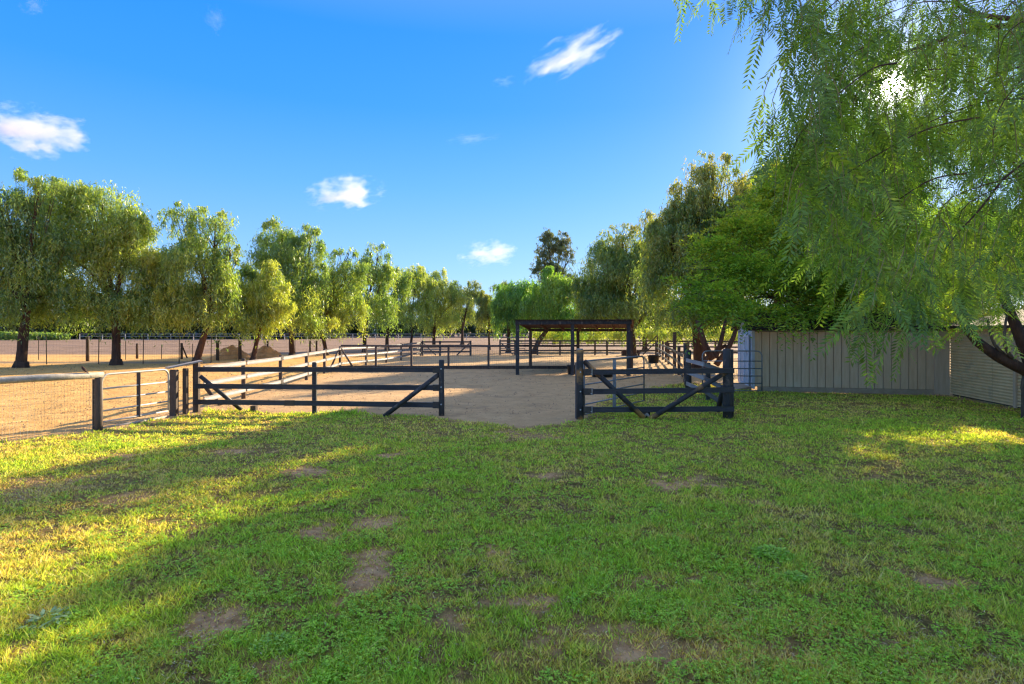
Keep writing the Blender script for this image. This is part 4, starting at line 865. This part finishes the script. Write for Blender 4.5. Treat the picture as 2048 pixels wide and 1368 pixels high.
def pepper_sprays(strands, frond_len, gap, npair, lfrac, wfrac):
    """strands: list (p0(3), length, outdir(2), tone) -> fronds alternating down hanging twigs"""
    P0 = []; D = []; LL = []; TN = []; tw = MB()
    for (p, L_, o, tn) in strands:
        k = max(2, int(L_ / gap)); p = Vector(p); o = Vector((o[0], o[1], 0)); pts = [p]
        for i in range(1, 5):
            t = i / 4; pts.append(p + o * (.35 * L_ * math.sin(t * 1.5)) + Vector((0, 0, .10 * L_ * math.sin(t * 3.1) - L_ * t ** 1.3)))
        tw.tube(pts, [.004, .0035, .003, .002, .001], 3)
        for i in range(k):
            t = (i + .5) / k * 4; j = min(int(t), 3); q = pts[j].lerp(pts[j + 1], t - j); a = random.uniform(0, 6.28)
            dd = Vector((math.cos(a) * .7, math.sin(a) * .7, -.55 + random.uniform(-.3, .4))) + o * .3; dd.normalize()
            P0.append(q); D.append(dd); LL.append(frond_len * random.uniform(.6, 1.2)); TN.append(tn + random.gauss(0, .12))
    return np.array(P0), np.array(D), np.array(LL), np.array(TN), tw
def lobe_strands(lobes, n, smin, smax):
    out_ = []; tot = sum(l[3] * l[5] * l[6] for l in lobes)
    for (cx, cy, cz, rx, ry, rz_, dens, tn) in lobes:
        k = int(n * rx * rz_ * dens / tot); a = unit(k); a[:, 2] = np.abs(a[:, 2]) - .25
        P = a * (rng.uniform(.1, 1, k) ** .5)[:, None] * np.array([rx, ry, rz_]) + np.array([cx, cy, cz])
        for q in range(k):
            o_ = a[q][:2] + rng.normal(0, .3, 2); out_.append((P[q], random.uniform(smin, smax), o_ / (np.linalg.norm(o_) + .3), tn))
    return out_
tb = G(2064, 838); tx, ty = tb.x, tb.y
root = thing('pepper_tree', 'near pepper tree with grey forked trunk at the right edge of the lawn', 'tree', (tx, ty, hz(tx, ty)))
part('trunk', limb([(tx, ty, -.2), (tx, ty, .25), (tx - .02, ty, .7), (tx + .05, ty + .05, 1.15)], .19, .17, 14, .14), M_barkgrey, root, True)
c0 = (tx + .12, ty + .05, 1.0)
for pts_, r0, r1 in (([c0, tuple(PT(2000, 715, ty)), tuple(PT(1945, 672, ty)), tuple(PT(1915, 610, ty - .2)), tuple(PT(1880, 500, ty - .5))], .15, .06), ([c0, tuple(PT(2035, 660, ty)), tuple(PT(2000, 560, ty)), tuple(PT(1990, 400, ty))], .15, .06),
                     ([c0, tuple(PT(2090, 680, ty)), tuple(PT(2150, 560, ty)), tuple(PT(2180, 380, ty))], .15, .07), ([tuple(PT(2035, 730, ty)), tuple(PT(1990, 690, ty - .1)), tuple(PT(1975, 640, ty - .2))], .05, .02), ([tuple(PT(2040, 735, ty)), tuple(PT(2010, 690, ty - .2)), tuple(PT(2015, 620, ty - .2))], .05, .02)):
    part('limb', limb(pts_, r0, r1, 10, .1), M_bark if r0 > .1 else M_barkgrey, root, True)
nl = []
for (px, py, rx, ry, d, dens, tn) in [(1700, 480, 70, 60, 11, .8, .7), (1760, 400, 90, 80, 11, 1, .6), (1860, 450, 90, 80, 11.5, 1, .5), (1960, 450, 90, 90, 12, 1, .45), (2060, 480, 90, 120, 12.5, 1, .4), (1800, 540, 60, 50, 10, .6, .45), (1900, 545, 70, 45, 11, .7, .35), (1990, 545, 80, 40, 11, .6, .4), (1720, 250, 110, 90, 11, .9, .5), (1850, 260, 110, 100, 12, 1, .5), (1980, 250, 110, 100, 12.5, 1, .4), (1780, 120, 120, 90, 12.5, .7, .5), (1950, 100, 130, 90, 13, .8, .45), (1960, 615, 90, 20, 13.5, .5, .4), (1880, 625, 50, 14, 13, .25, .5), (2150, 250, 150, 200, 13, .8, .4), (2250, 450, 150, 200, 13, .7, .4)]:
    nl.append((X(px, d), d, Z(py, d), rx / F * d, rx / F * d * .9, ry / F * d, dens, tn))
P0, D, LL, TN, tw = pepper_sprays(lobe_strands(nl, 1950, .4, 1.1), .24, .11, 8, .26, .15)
Vv, Tt = frond_arrays(P0, D, LL, 6, .28, .18, TN)
link('crown', bigmesh('crown', np.concatenate(Vv) - np.array(root.location), 4, M_near, np.concatenate(Tt)), root, kind='stuff'); part('twigs', tw, M_barkgrey, root, kind='stuff')

# overhanging pepper tree, trunk outside the picture on the right, fronds a few metres from the eye
tx, ty = 10.2, 5.6
root = thing('pepper_tree', 'overhanging pepper tree whose long fronds hang across the upper right sky', 'tree', (tx, ty, hz(tx, ty)))
part('trunk', limb([(tx, ty, -.2), (tx, ty, .3), (tx - .2, ty, 2.2), (tx - .5, ty + .1, 3.6)], .32, .22, 14, .12), M_barkgrey, root, True)
s0 = (tx - .5, ty + .1, 3.4)
for pts_, r0, r1 in (([s0, (8.2, 6.2, 4.9), tuple(PT(2048, 50, 6.6)), tuple(PT(1830, 98, 6.4)), tuple(PT(1700, 160, 6.2)), tuple(PT(1640, 215, 6.0))], .055, .006), ([tuple(PT(2048, 40, 6.6)), tuple(PT(1930, 20, 6.0)), tuple(PT(1860, -60, 5.6)), tuple(PT(1600, -90, 5.0)), tuple(PT(1330, -70, 4.4))], .03, .008),
                     ([tuple(PT(2060, 60, 6.6)), tuple(PT(2000, 130, 5.8)), tuple(PT(1920, 260, 5.4))], .015, .004), ([s0, (8.0, 5.6, 3.9), tuple(PT(2120, 300, 5.2)), tuple(PT(1950, 430, 4.9)), tuple(PT(1860, 540, 4.6))], .022, .004)):
    part('limb', limb(pts_, r0, r1, 8, .08), M_bark, root, True)
st = []
while len(st) < 690:
    px, py = random.uniform(1530, 2180), random.uniform(-70, 600); edge = 1570 + 60 * math.sin(py * .012) + max(0, py - 260) * .62
    low = 400 + 40 * math.sin(px * .02) + 115 * min(1, max(0, (px - 1640) / 100)); w_ = float(vnoise(px * .018, py * .018, 1.0, 3))
    if px < edge + 50 * (w_ - .5) or py > low + 60 * (w_ - .5) or random.random() > .35 + 1.1 * w_: continue
    u_ = min(1, max(0, (px - edge) / 160)); d = random.uniform(3.0, 4.4) + u_ * random.uniform(0, 4.0); a_ = random.uniform(0, 6.28)
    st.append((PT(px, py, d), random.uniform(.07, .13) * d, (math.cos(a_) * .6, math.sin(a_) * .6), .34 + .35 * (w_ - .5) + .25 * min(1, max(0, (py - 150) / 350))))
ttw = MB()
for q in range(46):
    p_ = Vector(random.choice(st)[0]); e_ = p_ + Vector((random.uniform(.5, 1.5), random.uniform(-.2, .5), random.uniform(.15, .7)))
    b_ = limb([tuple(e_), tuple(p_.lerp(e_, .6) + Vector((random.uniform(-.05, .05), 0, .10))), tuple(p_), tuple(p_ + Vector((-.08, 0, -.28)))], .0075, .0015, 5, .25, 5); ttw.add(b_.v, b_.f)
part('branchlets', ttw, M_bark, root, kind='stuff')
P0, D, LL, TN, tw = pepper_sprays(st, .25, .09, 11, .22, .12)
Vv, Tt = frond_arrays(P0, D, LL, 11, .25, .13, TN)
link('crown', bigmesh('crown', np.concatenate(Vv) - np.array(root.location), 4, M_over, np.concatenate(Tt)), root, kind='stuff'); part('twigs', tw, M_rachis, root, kind='stuff')
# the fronds one can pick apart, each its own part
fm = []
for q in range(6):
    np_ = 13; L0 = .26
    Vv, Tt = frond_arrays(np.zeros((1, 3)), np.array([[.25 + .05 * q, 0, -1.0]]) / np.linalg.norm([.25 + .05 * q, 0, -1.0]), np.array([L0]), np_, .26, .12, np.array([.15 + .08 * q]))
    fm.append(bigmesh('frond', np.concatenate(Vv), 4, M_over, np.concatenate(Tt)))
tw = MB(); nf = 0
hangs = [(1340, -60, 4.9, .22), (1432, -50, 4.9, .22), (1448, -60, 4.9, .28), (1490, -70, 5.0, .24), (1515, -60, 5.0, .30), (1548, -50, 5.0, .24), (1575, -50, 5.2, .3),
         (1590, 60, 5.0, .55), (1612, 90, 5.0, .7), (1640, 150, 5.1, .65), (1560, 150, 4.9, .40), (1528, 185, 4.8, .42), (1545, 200, 4.9, .45), (1580, 190, 5.0, .55), (1600, 240, 5.0, .6), (1650, 270, 5.2, .5), (1620, 0, 5.0, .4), (1570, 20, 5.0, .35),
         (1795, 540, 3.9, .48), (1755, 560, 3.9, .35), (1830, 500, 4.0, .38), (1850, 520, 4.1, .35), (1870, 500, 4.2, .35), (1700, 600, 4.2, .20), (1990, 480, 4.6, .4), (1920, 500, 4.8, .4), (1660, 420, 4.6, .35), (1735, 460, 4.6, .45), (1820, 560, 4.0, .25)]
for (px, py, d, L_) in hangs:
    d *= .74; L_ *= .74
    p = PT(px, py, d); pts = [p + Vector((random.uniform(-.03, .03) * i, random.uniform(-.03, .03) * i, -L_ * i / 4)) for i in range(5)]
    if py > 0: tw.tube([p + Vector((.05, .02, .12))] + pts, [.0025, .0025, .002, .002, .0015, .001], 4)
    else: tw.tube([p + Vector((.1, 0, .25))] + pts, [.003, .003, .002, .002, .0015, .001], 4)
    k = int(L_ / .055) + 2
    for i in range(k):
        if nf >= 290: break
        t = i / (k - 1) * 3.999; j = int(t); q = pts[j].lerp(pts[j + 1], t - j)
        link('frond', fm[nf % 6], root, tuple(q - Vector(root.location)), (random.uniform(-.5, .5), random.uniform(-.5, .5), random.uniform(0, 6.28))).scale = (random.uniform(.6, .95),) * 3; nf += 1
part('hanging_twigs', tw, M_rachis, root, kind='stuff')
print('fronds', nf)

# ------------------------------------------------------------------ left background: wire fence, wood posts, mounds, far things
root = thing('wire_fence', 'thin steel post wire fence behind the left row of trees', 'fence', (X(93, 34), 34, 0))
WF = [(-38, 33.6), (-33, 33.8), (X(-10, 34), 34), (X(93, 34), 34), (X(197, 34.3), 34.3), (X(286, 34.3), 34.3), (X(358, 34.8), 34.8), (X(422, 35.6), 35.6), (X(477, 38), 38), (X(530, 42), 42), (X(590, 47), 47)]
for i, (x, y) in enumerate(WF):
    m = MB(); m.tube([(x, y, -.1), (x + random.uniform(-.03, .03), y, 1.72)], .028, 6); part('post', m, M_steel, root)
    if i:
        xa, ya = WF[i - 1]; m = MB()
        for z in (.15, .45, .75, 1.05, 1.35, 1.65): m.tube([(xa, ya, z), ((x + xa) / 2, (y + ya) / 2, z - .015), (x, y, z)], .005, 3)
        for k in range(1, 16): t = k / 16; m.tube([(xa + (x - xa) * t, ya + (y - ya) * t, .1), (xa + (x - xa) * t, ya + (y - ya) * t, 1.65)], .0018, 3)
        part('wire_span', m, M_steel, root, kind='stuff')
root = thing('post_fence', 'older fence of wooden and thin steel posts farther behind the trees', 'fence', (X(77, 39), 39, 0))
OF = [(77, 720, 1.6, 's'), (175, 722, 1.65, 'w'), (251, 719, 1.3, 's'), (274, 717, 1.1, 'w'), (323, 718, 1.0, 's'), (363, 718, 1.15, 'w'), (385, 718, 1.1, 's'), (435, 721, 1.35, 'w'), (480, 719, 1.35, 'w'), (620, 710, 1.2, 'w'), (633, 710, 1.2, 'w'), (535, 712, 1.2, 'w')]
pr = None
for (px, py, h, k) in OF:
    p = G(px, py)
    if k == 'w': put_post(root, p.x, p.y, h, .20 if px < 200 or 430 < px < 490 else .16, 'round', M_brown)
    else: m = MB(); m.tube([(p.x, p.y, -.1), (p.x, p.y, h)], .025, 6); part('post', m, M_steel, root)
m = MB(); a_, b_2 = G(363, 718), G(374, 717); m.tube([(a_.x, a_.y, 1.05), (b_2.x, b_2.y, .05)], .05, 8); part('brace', m, M_brown, root)
m = MB()
for i in range(11):
    p, q = G(*OF[i][:2]), G(*OF[i + 1][:2])
    if i in (8, 9, 10): continue
    for z in (.3, .65, 1.0): m.tube([(p.x, p.y, z), (q.x, q.y, z)], .006, 3)
part('wires', m, M_wire, root, kind='stuff')

def mound(px, py, rx, h, label):
    c = G(px, py); root = None; n = 40; xs = np.linspace(-1.25, 1.25, n); XX, YY = np.meshgrid(xs, xs)
    r = np.hypot(XX, YY) + (fbm(XX * 3 + px, YY * 3, 1, 3) - .5) * .35; zz = h * np.clip(1 - r, -.08, 1) ** 1 * (1 + (fbm(XX * 6 + px, YY * 6, 1, 8) - .5) * .5)
    v = [(XX[i, j] * rx, YY[i, j] * rx * .7, float(zz[i, j]) - .03) for i in range(n) for j in range(n)]
    f = [(i * n + j, i * n + j + 1, (i + 1) * n + j + 1, (i + 1) * n + j) for i in range(n - 1) for j in range(n - 1)]
    m = MB(); m.add(v, f); o = link('dirt_mound', m.mesh('dirt_mound', M_mound, True), loc=(c.x, c.y, 0)); tag(o, label, 'mound', 'dirt mounds behind the left trees')
mound(462, 718, 1.7, .95, 'greyish orange dirt mound between two dark wooden posts'); mound(530, 716, 1.5, 1.05, 'sunlit orange dirt mound beside the golden pepper tree trunk')

# far treeline, hedge and white rail fence
M_fartree = leafmat('far_treeline_foliage', (.03, .055, .025), (.05, .085, .03), (.09, .12, .035), trans=.3)
def treeline(label, segs, y0, n, leaf, mat, name='treeline', hmin=3.0, hmax=6.0, dy=3):
    xs_ = []; 
    x = rng.uniform(segs[0], segs[1], n); nzv = fbm(x, x * 0, .13, 61, 4); hh = hmin + (hmax - hmin) * np.clip((nzv - .25) * 2, 0, 1)
    z = hh * rng.random(n) ** .7; y = y0 + rng.uniform(-dy, dy, n); b = np.stack([x, y, z], -1) + unit(n) * .2
    d = unit(n); s = np.cross(d, unit(n)); s /= np.linalg.norm(s, axis=1)[:, None]; ll = leaf * rng.uniform(.6, 1.3, n)
    V = leaves_tri(b, d * ll[:, None], s * (ll * .35)[:, None]); o = link(name, bigmesh(name, V, 3, mat, np.clip(vnoise(x, z, .5, 3) * .8 + rng.normal(.1, .15, n), 0, 1))); tag(o, label, 'trees', kind='stuff')
treeline('dark green wood along the far edge of the field', (-190, 190), 190, 45000, 1.5, M_fartree, 'far_wood', 5, 10, 10)
treeline('dark wood beyond the left field, seen between the pepper trees', (-150, -45), 150, 35000, 1.2, M_fartree, 'near_wood', 5.0, 9.5, 6)
treeline('bright low vines growing on the far side of the left field', (-122, -98), 125, 6000, .5, M_pep, 'vineyard_hedge', 1.2, 1.9, 1.5)
root = thing('white_rail_fence', 'thin white rail fence running across the far field', 'fence', (0, 125, 0))
wp = MB(); wp.beam((0, 0, -.1), (0, 0, 1.4), .12, .12); wm = wp.mesh('post', M_farwhite)
for i in range(-19, 24):
    link('post', wm, root, (i * 5.0, 0, 0))
for z in (1.35, .85):
    m = MB(); m.beam((-95, 125, z), (115, 125, z), .05, .10); part('rail', m, M_farwhite, root)

# ------------------------------------------------------------------ clouds
def cloud_mat():
    m = bpy.data.materials.new('cloud_vapour'); m.use_nodes = True; t = m.node_tree; n = t.nodes; l = t.links; n.remove(n['Principled BSDF'])
    tc = n.new('ShaderNodeTexCoord'); oi = n.new('ShaderNodeObjectInfo'); ln = n.new('ShaderNodeVectorMath'); ln.operation = 'LENGTH'; l.new(tc.outputs['Object'], ln.inputs[0])
    sc_ = n.new('ShaderNodeMath'); sc_.operation = 'MULTIPLY'; sc_.inputs[1].default_value = 91.0; l.new(oi.outputs['Random'], sc_.inputs[0])
    av = n.new('ShaderNodeVectorMath'); av.operation = 'ADD'; l.new(tc.outputs['Object'], av.inputs[0]); l.new(sc_.outputs[0], av.inputs[1])
    nz = n.new('ShaderNodeTexNoise'); nz.inputs['Scale'].default_value = 2.1; nz.inputs['Detail'].default_value = 6; nz.inputs['Roughness'].default_value = .66; l.new(av.outputs[0], nz.inputs['Vector'])
    a = n.new('ShaderNodeMath'); a.operation = 'MULTIPLY_ADD'; a.inputs[1].default_value = 3.2; a.inputs[2].default_value = -1.0; l.new(nz.outputs['Fac'], a.inputs[0])
    b = n.new('ShaderNodeMath'); b.operation = 'SUBTRACT'; l.new(a.outputs[0], b.inputs[0]); l.new(ln.outputs['Value'], b.inputs[1])
    c = n.new('ShaderNodeMapRange'); c.inputs['From Min'].default_value = 0; c.inputs['From Max'].default_value = .9; c.inputs['To Max'].default_value = .16; l.new(b.outputs[0], c.inputs[0])
    dm = n.new('ShaderNodeMath'); dm.operation = 'MULTIPLY'; l.new(c.outputs[0], dm.inputs[0]); l.new(oi.outputs['Alpha'], dm.inputs[1])
    v = n.new('ShaderNodeVolumePrincipled'); v.inputs['Color'].default_value = (.92, .91, .94, 1); v.inputs['Anisotropy'].default_value = .25; l.new(dm.outputs[0], v.inputs['Density'])
    l.new(v.outputs[0], n['Material Output'].inputs['Volume']); return m
M_cloud = cloud_mat()
cm = bpy.data.meshes.new('cloud'); 
import bmesh
bm = bmesh.new(); bmesh.ops.create_icosphere(bm, subdivisions=3, radius=1.0); bm.to_mesh(cm); bm.free(); cm.materials.append(M_cloud)
for (px, py, rx, ry, rot, label, alp) in [(60, 262, 135, 60, -6, 'large white cloud above the left trees', 0.5), (692, 388, 88, 42, 8, 'white puffy cloud above the middle of the tree row', 0.6), (1145, 108, 125, 42, 27, 'long slanting white cloud high above the canopy', 0.3),
                                     (978, 506, 68, 36, 8, 'pale pink cloud low above the arena', 0.4), (942, 278, 62, 14, 6, 'thin wisp of cloud between the slanting and the low cloud', 0.12), (68, 12, 34, 20, 30, 'small faint cloud at the top left corner', 0.08),
                                     (1008, 163, 34, 14, 5, 'tiny cloud left of the slanting cloud', 0.08), (430, 40, 24, 34, 0, 'faint upright wisp high left of centre', 0.05)]:
    d = 620.0; o = link('cloud', cm, loc=tuple(PT(px, py, d)), rot=(0, R(-rot), 0)); k = 1 / F * d
    o.scale = (rx * k, max(ry * k * 1.1, 8), ry * k); o.color = (1, 1, 1, alp); tag(o, label, 'cloud', 'clouds in the blue sky')
